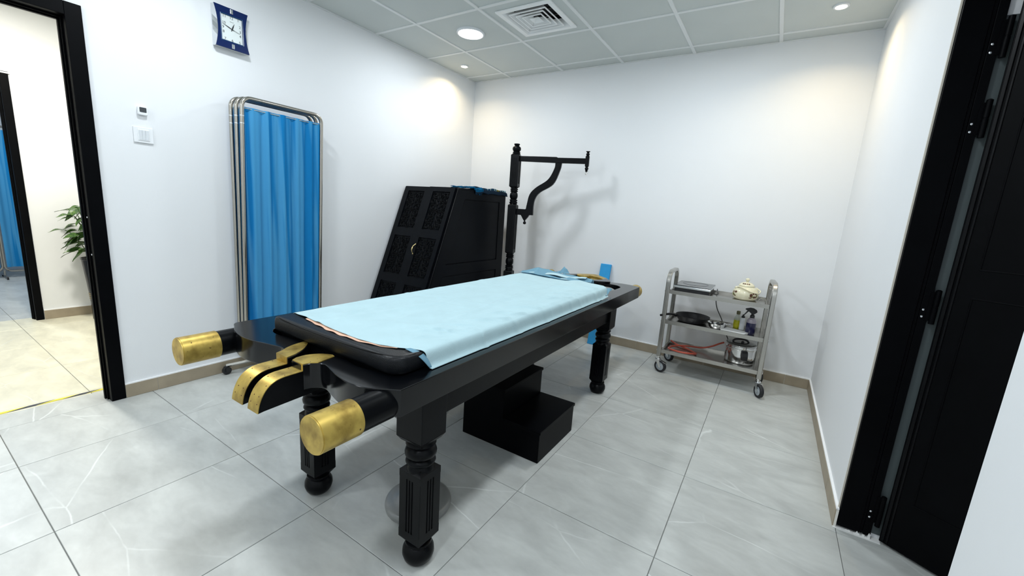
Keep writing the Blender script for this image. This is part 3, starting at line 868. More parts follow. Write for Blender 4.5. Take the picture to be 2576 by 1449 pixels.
# far end: the spare length lies rumpled beyond the fold, with a turned up corner and a loose tip
def lerp_tab(tab, u):
    u = min(max(u, 0), .9999) * (len(tab) - 1); k = int(u); return Vector(tab[k]).lerp(Vector(tab[k + 1]), u - k)
NEAR = [(1.480, -1.240, .779), (1.60, -1.245, .7850), (1.75, -1.275, .7845), (1.88, -1.275, .780), (1.96, -1.225, .7785), (2.05, -1.205, .778)]
FAR = [(1.482, -1.190, .785), (1.550, -1.050, .806), (1.66, -1.085, .806), (1.79, -1.150, .802), (1.91, -1.150, .798), (2.035, -1.155, .794)]
def crumple(u, v):
    a, b = lerp_tab(NEAR, u), lerp_tab(FAR, u)
    p = a.lerp(b, v)
    p.z -= .012 * sin(pi * v) * (1 - u * .6)
    p.z += .006 * sin(pi * v) * sin(u * 17 + v * 3) + .004 * mnoise.noise(Vector((u * 9, v * 4, 1)))
    return p
MB().grid(crumple, 70, 16).build('rumpled_end', 'thin_sheet', sheet, smooth=80, solid=.0008)
def drop(u, v):
    a = lerp_tab(FAR, u); d = .055 + .02 * sin(u * 9)
    return (a.x, a.y + d * v + .008 * sin(u * 21) * v, a.z - .004 - .125 * v * v * (1 - .25 * v))
MB().grid(drop, 60, 12).build('hanging_end', 'thin_sheet', sheet, smooth=80, solid=.0008)
def fold(u, v):
    """a crossing fold lying over the rumpled part"""
    p = Vector((1.70 + .30 * u, -1.235 + .055 * u + .075 * v - .05 * u * v, .7885 + .010 * sin(pi * v) + .006 * sin(u * 8)))
    return p
MB().grid(fold, 40, 10).build('cross_fold', 'sheet', sheet, smooth=80, solid=.0008)
def peak(u, v):
    w = (1 - abs(2 * u - 1)) ** 1.1
    return (1.700 + .105 * u + .02 * v, -1.06 - .05 * u + .035 * v + .010 * sin(u * 9), .794 + .052 * w * v + .003 * sin(u * 20))
MB().grid(peak, 24, 8).build('upright_corner', 'thin_sheet', sheet, smooth=80, solid=.0006)
def rolled(u, v):
    a = v * 2 * pi; x = 1.83 + .215 * u; y = -1.095 - .070 * u
    r = .022 + .003 * sin(u * 7)
    return (x, y + r * cos(a), .770 + r * sin(a))
MB().grid(rolled, 24, 14).build('rolled_edge', 'thin_sheet', sheet, smooth=80)
def tail(u, v):
    a = Vector((2.125, -1.290, .776)).lerp(Vector((2.200, -1.300, .722)), v)
    b = Vector((2.178, -1.135, .744))
    p = a.lerp(b, u); p.z += .004 * sin(u * 9 + v * 3); return p
MB().grid(tail, 20, 10).build('loose_corner', 'thin_sheet', sheet, smooth=80, solid=.0008)
liner = MB()
def liner_pt(u, v):
    x = 1.600 + .50 * u
    off = .004 + .008 * max(0, sin(pi * min(1, u * 1.15))) ** .6 + .0022 * sin(u * 40) * (u < .6)
    y0 = edge_y(x) - off
    y = y0 + v * (.07)
    return (x, y, .7722 + .0012 * sin(u * 33) * (1 - v))
liner.grid(liner_pt, 70, 6)
tag(liner.build('paper_liner', 'peach', loc=(1.85, -2.99, .772), smooth=80, solid=.0008), 'thin peach coloured liner peeping out under the front edge of the pale blue sheet', 'liner')

# ------------------------------------------------------------------ pedestal basin below the near end of the table
pb = thing('pedestal_basin', 'grey hourglass pedestal with round flared base under the near end of the black table', 'pedestal', (1.982, -2.748, 0))
c = (1.982, -2.748, 0)
MB().lathe([(.126, .001), (.134, .004), (.136, .014), (.134, .024), (.124, .031), (.108, .034), (.086, .040), (.066, .058), (.052, .084), (.042, .120), (.036, .160)], c, 48).build('base', 'grey_plastic', pb, smooth=50)
MB().lathe([(.036, .155), (.028, .18), (.026, .25), (.028, .34), (.036, .372)], c, 32).build('stem', 'grey_plastic', pb, smooth=50)
MB().lathe([(.034, .368), (.050, .386), (.085, .402), (.112, .426), (.124, .452), (.128, .476), (.133, .480), (.133, .488), (.126, .490), (.118, .470), (.09, .420), (.03, .398)], c, 48).build('bowl', 'grey_plastic', pb, smooth=50)

# ------------------------------------------------------------------ two-step stool below the table
st = thing('step_stool', 'dark wooden two-step stool on the tiles beside the treatment table', 'step stool', (2.008, -1.993, 0))
y0, y1 = -2.200, -1.786
q = MB(); q.prism([(1.768, 0.001), (2.246, 0.001), (2.246, .156), (2.026, .156), (2.026, .312), (1.768, .312)], y0 + .003, y1 - .003, 'y')
q.build('body', 'black_frame', st, bevel=.002)
MB().box(2.026, 2.252, y0, y1, .157, .173).build('tread', 'black_frame', st, bevel=.002)
MB().box(1.764, 2.032, y0, y1, .313, .329).build('tread', 'black_frame', st, bevel=.002)

# ================================================================== FOLDING PRIVACY SCREENS
def arc_frame(P, u0, u1, z0, z1, rad, n=6):
    """closed rounded rectangle; P maps (u, z) to a point"""
    pts = []
    for cx, cz, a0 in ((u1 - rad, z0 + rad, -pi / 2), (u1 - rad, z1 - rad, 0), (u0 + rad, z1 - rad, pi / 2), (u0 + rad, z0 + rad, pi)):
        for k in range(n + 1):
            a = a0 + k / n * pi / 2; pts.append(P(cx + rad * cos(a), cz + rad * sin(a)))
    return pts
def curtain_mesh(P, u0, u1, z0, z1, seed, amp=.011, folds=9, nu=130, nv=26):
    rr = random.Random(seed); ph = [rr.uniform(0, 6.28) for _ in range(6)]; q = MB()
    def fn(a, b):
        u = u0 + (u1 - u0) * a; z = z0 + (z1 - z0) * b
        w = a + .018 * sin(3 * (1 - b) + ph[0]) * (1 - b)
        d = sin(w * folds * 2 * pi + ph[1] + .9 * sin(w * 7 + ph[2])) + .45 * sin(w * folds * 3.7 * pi + ph[3]) + .35 * sin(w * 11 + ph[4])
        d *= amp * (.55 + .5 * (1 - b) ** .5)
        return P(u, z, d)
    return q.grid(fn, nu, nv)
SH = .026                        # the folded screen leans a little along the wall
scr = thing('privacy_screen', 'folded steel framed privacy screen with blue curtain against the white left wall', 'screen', (0.09, -2.22, 0))
DX = (0.150, 0.104, 0.058)
SHK = (.031, .023, .016)
for k, x in enumerate(DX):
    off = -.002 + k * -.011; sh = SHK[k]
    def P(u, z, d=0.0, x=x, off=off, sh=sh): return (x + d, u + off + sh * (z - 1.8), z)
    fr = MB().tube(arc_frame(P, -2.497, -1.962, .105, 1.812, .055), .0125, 12, closed=True).build('frame', 'steel_tube', scr, smooth=60)
    MB().tube([P(-2.497 + .012, 1.748), P(-1.962 - .012, 1.748)], .003, 6).build('curtain_wire', 'steel', fr)
    MB().tube([P(-2.497 + .012, .155), P(-1.962 - .012, .155)], .003, 6).build('curtain_wire', 'steel', fr)
    for zz in (1.70, 1.655):
        MB().tube([P(-2.497, zz - .003), P(-2.497, zz + .003)], .0135, 12).build('pole_joint', 'chrome', fr, smooth=40)
    curtain_mesh(P, -2.482, -1.978, .140, 1.757, 11 + k, .013 if k == 0 else .006, 5.5).build('curtain', 'curtain_blue', scr, smooth=80)
for fx, fya, fyb in ((.055, -2.640, -2.52), (.055, -2.03, -1.88)):
    MB().tube([(fx, fya, .062), (fx + .045, (fya + fyb) / 2, .075), (fx + .075, fyb, .085)], .011, 4).build('foot_bar', 'steel', scr, smooth=30)
    ce_y = fya if fya < -2.3 else fyb
    for fy in (ce_y,):
        cst = MB().lathe([(.005, .04), (.016, .048), (.016, .056), (.006, .062)], (fx, fy, 0), 14).box(fx - .018, fx - .015, fy - .012, fy + .012, .020, .052).box(fx + .015, fx + .018, fy - .012, fy + .012, .020, .052).build('caster', 'black_plastic', scr)
        Mw = Matrix.Translation((fx, fy, .0275)) @ Matrix.Rotation(pi / 2, 4, 'Y')
        MB().lathe([(.018, -.013), (.025, -.013), (.027, -.009), (.027, .009), (.025, .013), (.018, .013)], seg=24, M=Mw).build('wheel', 'black_plastic', cst, smooth=40)

# the screen in the far room, opened flat
far = thing('privacy_screen', 'opened blue curtain screen in the far room seen through both doorways', 'screen', (-4.8, -2.72, 0))
for k, yc in enumerate((-2.715, -3.265, -3.815)):
    xo = (-4.80, -4.80, -4.76)[k]
    def P(u, z, d=0.0, xo=xo): return (xo + d, u, z)
    fr = MB().tube(arc_frame(P, yc - .265, yc + .265, .085, 1.795, .06), .0125, 10, closed=True).build('frame', 'steel_tube', far, smooth=60)
    curtain_mesh(P, yc - .248, yc + .248, .135, 1.757, 31 + k, .010, 5, 70, 16).build('curtain', 'curtain_blue', far, smooth=80)
for yy in (-2.99, -3.54):
    MB().tube([(-4.95, yy, .03), (-4.65, yy, .03)], .011, 8).tube([(-4.8, yy, .03), (-4.8, yy, .10)], .010, 8).build('foot_bar', 'steel_tube', far, smooth=40)
    for fx in (-4.95, -4.65):
        MB().lathe([(.012, -.008), (.018, -.008), (.018, .008), (.012, .008)], seg=14, M=Matrix.Translation((fx, yy, .019)) @ Matrix.Rotation(pi / 2, 4, 'X')).build('caster', 'black_plastic', far, smooth=40)

# ================================================================== STEAM CABINET WITH SLOPING CARVED DOORS
BX0, BX1, BYT, BYB, BH = 0.022, 0.676, -1.013, -0.268, 1.392
SL = 0.392                                       # how far the front comes out per metre of drop
BY0 = BYT - SL * BH
cab = thing('steam_cabinet', 'black wooden steam cabinet with sloping carved double doors in the far left corner', 'cabinet', ((BX0 + BX1) / 2, -0.8, 0))
sl = sqrt(1 + SL * SL); VN = Vector((0, SL / sl, 1 / sl)); NN = Vector((0, -1 / sl, SL / sl))
FO = Vector((0, BY0, 0))
FM = Matrix(((1, VN.x, NN.x, 0), (0, VN.y, NN.y, BY0), (0, VN.z, NN.z, 0), (0, 0, 0, 1)))     # local (x, v, n) -> world
VL = BH * sl
# carcass: side profile extruded, a little inside the panels
def sidepoly(e): return [(BY0 + e * 1.4, .02 if e else 0.0), (BYB - e, .02 if e else 0.0), (BYB - e, BH - e), (BYT + e * .7, BH - e)]
MB().prism(sidepoly(.012), BX0 + .012, BX1 - .012, 'x').build('carcass', 'black_wood', cab)
MB().prism([(BYT - .004, BH - .012), (BYB, BH - .012), (BYB, BH), (BYT + .001, BH)], BX0, BX1, 'x').build('top_board', 'black_wood', cab, bevel=.0015)
# right side: frame and two recessed panels
def side_pt(y, z): return (y, z)
zr = [(0.0, .07), (.62, .72), (1.30, BH - .013)]
q = MB()
def yf(z): return BYT - SL * (BH - z)
for z0, z1 in zr:
    q.prism([(yf(z0) + .004, z0), (BYB, z0), (BYB, z1), (yf(z1) + .004, z1)], BX1 - .012, BX1, 'x')
for z0, z1 in ((.07, .62), (.72, 1.30)):
    q.prism([(yf(z0) + .004, z0), (yf(z0) + .125, z0), (yf(z1) + .125, z1), (yf(z1) + .004, z1)], BX1 - .012, BX1, 'x')
    q.prism([(BYB - .105, z0), (BYB, z0), (BYB, z1), (BYB - .105, z1)], BX1 - .012, BX1, 'x')
q.build('side_frame', 'black_wood', cab)
for z0, z1 in ((.07, .62), (.72, 1.30)):
    e = .006
    pl = [(yf(z0) + .125 + e, z0 + e), (BYB - .105 - e, z0 + e), (BYB - .105 - e, z1 - e), (yf(z1) + .125 + e, z1 - e)]
    MB().prism(pl, BX1 - .013, BX1 - .005, 'x').build('side_panel', 'black_wood', cab, bevel=.003)
# front stiles
for a, b in ((BX0, BX0 + .020), (BX1 - .020, BX1)):
    MB().box(a, b, 0, VL - .004, -.010, .004, FM).build('corner_stile', 'black_lacquer', cab, bevel=.004)
# carved fretwork, one mesh shared by all the panels
PW, PH = .205, .365
def fret():
    q = MB()
    def rib(pts, r=.0052):
        q.tube([(x * 1.14, y * 1.055, .004) for x, y in pts], r, 4, cap=False)
    def spiral(cx, cy, r0, a0, turns, dirn):
        return [(cx + r0 * (1 - .72 * t) * cos(a0 + dirn * t * turns * 2 * pi), cy + r0 * (1 - .72 * t) * sin(a0 + dirn * t * turns * 2 * pi)) for t in [k / 13 for k in range(14)]]
    for sx in (-1, 1):
        for sy in (-1, 1):
            S = lambda pts: [(sx * x, sy * y) for x, y in pts]
            rib(S(spiral(.052, .030, .026, pi * .9, 1.15, -1)))
            rib(S(spiral(.058, .088, .022, pi * 1.2, 1.2, 1)))
            rib(S(spiral(.050, .140, .026, pi * 1.4, 1.2, 1)))
            rib(S([(.008, .012), (.018, .036), (.016, .062), (.030, .085), (.036, .098)]))
            rib(S([(.006, .055), (.020, .082), (.018, .112), (.030, .135), (.026, .160)]))
            rib(S([(.018, .005), (.036, .010), (.060, .004), (.082, .012)]))
            rib(S([(.036, .055), (.060, .058), (.080, .050)]))
            rib(S([(.034, .112), (.052, .112), (.082, .122)]))
            rib(S([(.0, .118), (.010, .138), (.006, .165)]))
            rib(S([(.080, .066), (.086, .085), (.080, .106)]))
            rib(S([(.066, .160), (.080, .150), (.085, .166)]))
            for (cx, cy, ra) in ((.030, .046, .008), (.040, .075, .008), (.012, .092, .007), (.070, .036, .007), (.072, .132, .008), (.016, .148, .007)):
                q.lathe([(ra, 0), (ra, .006), (ra * .5, .008)], (sx * cx * 1.14, sy * cy * 1.055, 0), 6)
    q.tube([(.018 * cos(a), .018 * sin(a), .004) for a in [k * pi / 7 for k in range(14)]], .005, 4, closed=True)
    q.lathe([(.009, 0), (.009, .006), (.004, .009)], (0, 0, 0), 8)
    me = bpy.data.meshes.new('carved_fret'); me.from_pydata([tuple(p) for p in q.v], [], q.f)
    me.materials.append(MAT['black_carved']); return me
FRET = fret()
DM = 0.352
for side, (a, b, pr_) in enumerate(((BX0 + .021, DM - .0015, .012), (DM + .0015, BX1 - .021, .020))):
    cx = (a + b) / 2 + (.006 if side else -.004)
    q = MB(); rows = [(1.080, 1.445), (.639, 1.004), (.199, .564)]
    hw = PW / 2
    q.box(a, b, .02, VL - .006, -.006, pr_ - .012, FM)
    q.box(a, cx - hw, .02, VL - .006, pr_ - .012, pr_, FM); q.box(cx + hw, b, .02, VL - .006, pr_ - .012, pr_, FM)
    zz = [.02] + [v for lo, hi in reversed(rows) for v in (lo, hi)] + [VL - .006]
    for k in range(0, len(zz), 2): q.box(cx - hw, cx + hw, zz[k], zz[k + 1], pr_ - .012, pr_, FM)
    door = q.build('door', 'black_wood', cab)
    for lo, hi in rows:
        p = bpy.data.objects.new('carved_panel', FRET); COL.objects.link(p); p.parent = door
        p['_base'] = tuple(cab['_base'])
        Mo = Matrix.Translation(-Vector(cab['_base'])) @ FM @ Matrix.Translation((cx, (lo + hi) / 2, pr_ - .012))
        p.matrix_local = Mo
    if side:
        hx, hv = a + .042, (.786 + .872) / 2 * sl
        pts = [(hx, hv - .050, pr_ + .002), (hx, hv - .040, pr_ + .006), (hx, hv - .022, pr_ + .024), (hx, hv, pr_ + .028), (hx, hv + .022, pr_ + .024), (hx, hv + .040, pr_ + .006), (hx, hv + .050, pr_ + .002)]
        q = MB().tube(spline2(pts, 4), [.005, .006, .006, .005, .0045, .004, .004, .0045, .005, .006, .0065, .007, .0065, .006, .005, .0045, .004, .004, .0045, .005, .005, .006, .006, .005, .004], 8, M=FM)
        q.build('pull_handle', 'brass_handle', door, smooth=60)
    else:
        MB().box(b - .002, b + .004, .02, VL - .006, pr_ - .004, pr_ + .002, FM).build('meeting_strip', 'black_wood', door)

# ------------------------------------------------------------------ scarf along the cabinet top
sc_ = thing('fringed_scarf', 'blue fringed patterned scarf laid along the right top edge of the black cabinet', 'scarf', (.62, -.62, BH))
q = MB()
def scf(u, v):
    y = -.79 + .535 * u
    s = v * .26                                    # across: lies on the top, then turns over the side
    x = BX1 - .215 + s; z = BH + .004 + .003 * (1 + sin(y * 40 + s * 12)) + .0035 * mnoise.noise(Vector((y * 14, s * 14, 1)))
    if x > BX1 + .004:
        z -= (x - BX1 - .004) * .9; x = BX1 + .004 + (x - BX1 - .004) * .25
    return (x, y, z + .006 * sin(pi * u))
q.grid(scf, 70, 26)
cl = q.build('cloth', 'scarf_dark', sc_, smooth=80, solid=.002)
q = MB()
def roll(u, v):
    y = -.80 + .545 * u; a = v * 2 * pi
    r = .014 + .003 * sin(u * 23)
    return (BX1 - .018 + r * cos(a), y, BH + .018 + r * .8 * sin(a) + .004 * sin(u * 13) - .012 * max(0, (u - .9) / .1) ** 2)
q.grid(roll, 60, 12); q.build('folded_roll', 'scarf_dark', sc_, smooth=80)
# woven motifs, raised a hair above the roll
for k in range(13):
    u = .34 + k * .052; y = -.80 + .545 * u; z = BH + .018 + .004 * sin(u * 13)
    r = .0155 + .003 * sin(u * 23)
    qq = MB()
    def arc(rad, dy):
        pts = []
        for j in range(9):
            t = -.9 + 1.8 * j / 8
            a = .1 + t * .75
            pts.append((BX1 - .018 + r * cos(a), y + dy + rad * cos(t * 1.6), z + r * .8 * sin(a)))
        return pts
    mm = 'scarf_yellow' if k in (7, 8) else ('scarf_white' if k % 2 or k > 5 else 'scarf_blue')
    if k > 10: qq.tube([(BX1 - .018 + r * cos(.5), y - .012, z + r * .8 * sin(.5)), (BX1 - .018 + r * cos(.4), y + .016, z + r * .8 * sin(.4) - .003)], .0016, 4)
    qq.tube(arc(.010, -.006), .0021, 4); qq.tube(arc(-.008, .010), .0021, 4)
    qq.build('woven_motif', mm, sc_)
q = MB(); r3 = random.Random(5)
for k in range(130):                                # fringe along the near end and the tuft hanging over the side
    if k < 70: x, y = BX1 - .22 + .235 * k / 70, -.80
    else: x, y = BX1 + .004, -.80 + .13 * (k - 70) / 60
    z = BH + .014 + r3.uniform(0, .010)
    L_ = r3.uniform(.05, .09)
    if k < 70: pts = [(x, y, z), (x + r3.uniform(-.01, .01), y - L_ * .5, z + r3.uniform(-.004, .004)), (x + r3.uniform(-.012, .012), y - L_, z + r3.uniform(-.007, .005))]
    else:
        w_ = sin(pi * (k - 69) / 62)
        L_ *= (.15 + .75 * w_) * r3.uniform(.6, 1.1); pts = [(x - .014, y, z + .004), (x + .006, y + r3.uniform(-.008, .008), z - L_ * .4), (x + .007, y + r3.uniform(-.022, .022), z - L_)]
    q.tube(pts, [.003, .0026, .0014], 4)
q.build('fringe', 'scarf_blue', sc_)['kind'] = 'stuff'

# ================================================================== TURNED POST WITH BRACKET ARM
PX, PY = .731, -.200              # drawing frame of the stand; stand_map() puts it in its place, turned a little to the wall
SPX, SPY, SANG = .858, -.400, radians(14.4)
pst = thing('bracket_stand', 'tall black turned wooden post with curved bracket arm beside the cabinet', 'stand', (SPX, SPY, 0))
def stand_map(q, mode='post'):
    k = .945
    def fx(x): return -.58274 + .75811 * x + .0544 * x * x
    out = []
    for x, y, z in q.v:
        xr = fx(x) if mode == 'arm' else (fx(1.506) + (x - 1.506) * k if mode == 'end' else (x - PX) * k)
        xz = 1.506 if mode == 'end' else (PX if mode == 'post' else x)
        zr = .12151 - .07357 * xz + .90134 * z + .05982 * xz * z
        yr = (y - PY) * k
        out.append((SPX + xr * cos(SANG) - yr * sin(SANG), SPY + xr * sin(SANG) + yr * cos(SANG), zr))
    q.v = out
    return q
def sq(q, h, z0, z1, c=.006, ch=.010):
    def ring(hh, z): return [(PX + sx * hh if k else PX + sx * hh, PY + sy * hh, z) for k, (sx, sy) in enumerate(((-1, -1), (1, -1), (1, 1), (-1, 1)))]
    v = ring(h - ch, z0) + ring(h, z0 + ch * .7) + ring(h, z1 - ch * .7) + ring(h - ch, z1)
    f = [(3, 2, 1, 0), (12, 13, 14, 15)]
    for i in range(3): f += [(4 * i + k, 4 * i + (k + 1) % 4, 4 * i + 4 + (k + 1) % 4, 4 * i + 4 + k) for k in range(4)]
    q.add(v, f)
def post_flutes(h, z0, z1, nm):
    q = MB()
    for k in range(4):
        M_ = Matrix.Translation((PX, PY, 0)) @ Matrix.Rotation(k * pi / 2, 4, 'Z')
        for d in (-.018, -.006, .006, .018): q.box(d - .0028, d + .0028, -h - .0022, -h + .004, z0, z1, M_)
    stand_map(q).build(nm, 'black_lacquer', pst, bevel=.0008, bseg=1)
q = MB(); sq(q, .044, 1.462, 1.788); sq(q, .044, .785, 1.290); sq(q, .046, .13, .60)
stand_map(q).build('post_block', 'black_lacquer', pst, bevel=.003)
post_flutes(.044, 1.50, 1.75, 'bead'); post_flutes(.044, .83, 1.25, 'bead')
def turn(prof, nm='turned_section'): stand_map(MB().lathe(prof, (PX, PY, 0), 32)).build(nm, 'black_lacquer', pst, smooth=50)
turn([(.038, 1.784), (.042, 1.789), (.042, 1.794), (.036, 1.797), (.036, 1.800), (.040, 1.804), (.040, 1.809), (.030, 1.813), (.040, 1.826), (.044, 1.842), (.040, 1.858), (.026, 1.868), (.022, 1.874), (.028, 1.880), (.030, 1.886), (.028, 1.891), (.01, 1.892)], 'finial')
turn([(.040, 1.466), (.040, 1.458), (.034, 1.455), (.034, 1.449), (.041, 1.446), (.041, 1.438), (.034, 1.435), (.034, 1.430), (.040, 1.427), (.040, 1.420), (.030, 1.415), (.038, 1.402), (.0415, 1.385), (.041, 1.366), (.034, 1.348), (.030, 1.342), (.041, 1.337), (.041, 1.328), (.035, 1.325), (.035, 1.318), (.042, 1.314), (.042, 1.304), (.035, 1.300), (.040, 1.292), (.036, 1.284)])
turn([(.040, .790), (.040, .780), (.034, .777), (.034, .770), (.041, .766), (.041, .757), (.034, .753), (.041, .748), (.041, .740), (.030, .735), (.038, .722), (.0415, .703), (.041, .682), (.034, .664), (.030, .658), (.042, .652), (.042, .643), (.035, .640), (.042, .634), (.042, .624), (.036, .620), (.040, .606), (.036, .595)])
turn([(.048, .135), (.052, .10), (.050, .08), (.060, .05), (.070, .02), (.072, .0), (.060, -.01)])
# cross feet
for k in range(2):
    M_ = Matrix.Translation((SPX, SPY, 0)) @ Matrix.Rotation(k * pi / 2 + SANG, 4, 'Z')
    MB().prism([(-.15, .001), (.15, .001), (.15, .03), (.09, .060), (-.09, .060), (-.15, .03)], -.03, .03, 'y', M_).build('foot', 'black_lacquer', pst, bevel=.004)
AT = .018
def flat(nm, pts, t=AT): return stand_map(MB().prism(pts, PY - t, PY + t, 'y'), 'arm').build(nm, 'black_lacquer', pst, bevel=.004)
flat('arm', [(.770, 1.7735), (1.155, 1.7585), (1.19, 1.757), (1.205, 1.7505), (1.49, 1.7425), (1.49, 1.693), (1.22, 1.701), (.770, 1.721)])
lo_ = spline2([(1.182, 1.703), (1.176, 1.650), (1.1165, 1.547), (.9906, 1.468), (.9225, 1.399), (.8979, 1.300), (.890, 1.2555)], 6)
hi_ = spline2([(.9745, 1.1935), (.9735, 1.290), (.9887, 1.362), (1.0397, 1.422), (1.1748, 1.5016), (1.2366, 1.632), (1.2508, 1.702)], 6)
flat('curved_brace', [tuple(p)[:2] for p in lo_] + [(.885, 1.2495), (.765, 1.2495), (.765, 1.1893), (.835, 1.1885)] + [(.845, 1.175), (.862, 1.150), (.880, 1.130), (.898, 1.150), (.918, 1.172), (.930, 1.1925)] + [tuple(p)[:2] for p in hi_])
stand_map(MB().lathe([(.006, 1.136), (.010, 1.132), (.006, 1.127), (.015, 1.122), (.018, 1.112), (.015, 1.102), (.004, 1.097)], (.882, PY, 0), 20), 'arm').build('pendant', 'black_lacquer', pst, smooth=60)
ex = 1.506
q = MB(); q.box(ex - .018, ex + .018, PY - .018, PY + .018, 1.672, 1.762); eb = stand_map(q, 'end').build('end_block', 'black_lacquer', pst, bevel=.003)
stand_map(MB().lathe([(.015, 1.760), (.017, 1.765), (.012, 1.768), (.017, 1.775), (.0175, 1.783), (.012, 1.790), (.009, 1.793), (.014, 1.797), (.020, 1.801), (.020, 1.805), (.008, 1.806)], (ex, PY, 0), 20), 'end').build('end_finial', 'black_lacquer', eb, smooth=60)
stand_map(MB().lathe([(.015, 1.674), (.017, 1.669), (.011, 1.665), (.017, 1.657), (.018, 1.648), (.012, 1.640), (.010, 1.637), (.015, 1.632), (.010, 1.627), (.004, 1.622)], (ex, PY, 0), 20), 'end').build('end_drop', 'black_lacquer', eb, smooth=60)
stand_map(MB().tube([(ex + .009 * cos(a), PY, 1.609 + .0105 * sin(a)) for a in [k * pi / 10 for k in range(20)]], .0022, 8, closed=True).tube([(ex, PY, 1.624), (ex, PY, 1.618)], .002, 8), 'end').build('hook_ring', 'steel', eb, smooth=60)

# ================================================================== BLUE FOAM BOARD LEANING ON THE BACK WALL
q = MB(); a = atan2(.158, .79)
M_ = Matrix.Translation((1.732, -.180, .001)) @ Matrix.Rotation(-a, 4, 'X')
q.box(-.055, .050, 0, .022, 0, .795, M_)
tag(q.build('foam_board', 'foam_blue', loc=(1.732, -.18, 0), bevel=.004), 'narrow bright blue foam board leaning upright on the back wall behind the table', 'board')

# ================================================================== WALL CLOCK
ck = thing('wall_clock', 'blue framed square wall clock with white dial high on the left wall', 'clock', (0, -2.475, 2.22))
cy, cz = -2.4825, 2.2125
hw, hh = .0945, .1155
def frame_outline(h_w, h_h, pinch, n=10):
    out = []
    for k in range(n + 1):
        t = -1 + 2 * k / n; out.append((cy + h_w - pinch * (1 - t * t), cz + t * h_h))
    for k in range(n + 1):
        t = 1 - 2 * k / n; out.append((cy - h_w + pinch * (1 - t * t), cz + t * h_h))
    return out
MB().prism([(cy - .094, cz - .112), (cy + .100, cz - .112), (cy + .100, cz + .120), (cy - .094, cz + .120)], .001, .016, 'x').build('back_case', 'silver', ck, bevel=.002)
q = MB()
o1 = frame_outline(.0955, .1155, .0, 8); o2 = frame_outline(hw, hh, .017, 8)
n = len(o1); q.add([(.016, y, z) for y, z in o1] + [(.042, y, z) for y, z in o2], [(k, (k + 1) % n, n + (k + 1) % n, n + k) for k in range(n)])
q.build('side_wedge', 'silver', ck)
fr_ = frame_outline(hw, hh, .017, 10)
inner = [(cy - .0585, cz - .0805), (cy + .0585, cz - .0805), (cy + .0585, cz + .0805), (cy - .0585, cz + .0805)]
# frame plate with a window, built from the outline to the window
q = MB(); n = len(fr_)
win = []
for y, z in fr_:
    dy, dz = y - cy, z - cz; s = max(abs(dy) / .0585, abs(dz) / .0805); win.append((cy + dy / s, cz + dz / s))
v = [(.046, y, z) for y, z in fr_] + [(.046, y, z) for y, z in win] + [(.038, y, z) for y, z in fr_] + [(.030, y, z) for y, z in win]
f = []
for k in range(n):
    j = (k + 1) % n
    f += [(k, j, n + j, n + k), (2 * n + k, 2 * n + j, j, k), (n + k, n + j, 3 * n + j, 3 * n + k), (2 * n + k, 3 * n + k, 3 * n + j, 2 * n + j)]
q.add(v, f); q.build('frame', 'clock_blue', ck)
q = MB()
for w in (win,):
    s1 = [(cy + (y - cy) * 1.09, cz + (z - cz) * 1.07) for y, z in w]
    v = [(.0462, y, z) for y, z in s1] + [(.0478, cy + (y - cy) * 1.01, cz + (z - cz) * 1.01) for y, z in w]
    q.add(v, [(k, (k + 1) % n, n + (k + 1) % n, n + k) for k in range(n)])
q.build('inner_bezel', 'clock_inner', ck)
MB().box(.024, .0415, cy - .0588, cy + .0588, cz - .0808, cz + .0808).build('dial', 'dial', ck)
DMX = Matrix(((0, 0, 1, .0417), (1, 0, 0, cy), (0, 1, 0, cz), (0, 0, 0, 1)))
num = MB()
pos = {12: (0, .062), 1: (.037, .062), 2: (.046, .027), 3: (.047, 0), 4: (.046, -.025), 5: (.042, -.063), 6: (0, -.064), 7: (-.040, -.063), 8: (-.047, -.025), 9: (-.048, 0.0), 10: (-.043, .026), 11: (-.039, .062)}
for k, (a, b) in pos.items():
    vs, fs = text_mesh(str(k), .021, .0002); num.add(vs, fs, DMX @ Matrix.Translation((a, b, 0)))
num.build('numerals', 'ink', ck)
lg = MB()
lg.tube([(x, .040 + y, .0003) for x, y in ((-.010, 0), (-.006, .003), (-.003, -.001), (.001, .002), (.005, -.001), (.011, .002))], .0007, 4, M=DMX)
lg.build('maker_mark', 'ink', ck)
def hand(ang, ln, w, zz, tail=.012):
    q = MB(); M_ = DMX @ Matrix.Translation((0, 0, zz)) @ Matrix.Rotation(-ang, 4, 'Z')
    q.prism([(-w * .5, -tail), (w * .5, -tail), (w, ln * .35), (.0006, ln), (-.0006, ln), (-w, ln * .35)], 0, .0008, 'z', M_)
    return q.build('hand', 'ink', ck)
def toang(dy, dz): return atan2(dy, dz)
hand(toang(-.052, .019), .055, .0026, .0012); hand(toang(.0142, .0356), .036, .0032, .0024); hand(toang(.0464, -.0136), .046, .0009, .0036, .02)
MB().lathe([(.004, 0), (.004, .0046), (.001, .005)], M=DMX, seg=16).build('hand_pin', 'ink', ck)
for z in (cz + .098, cz - .098):
    MB().box(.0455, .0495, cy - .0075, cy + .0075, z - .013, z + .013).build('clip', 'silver', ck, bevel=.0015)

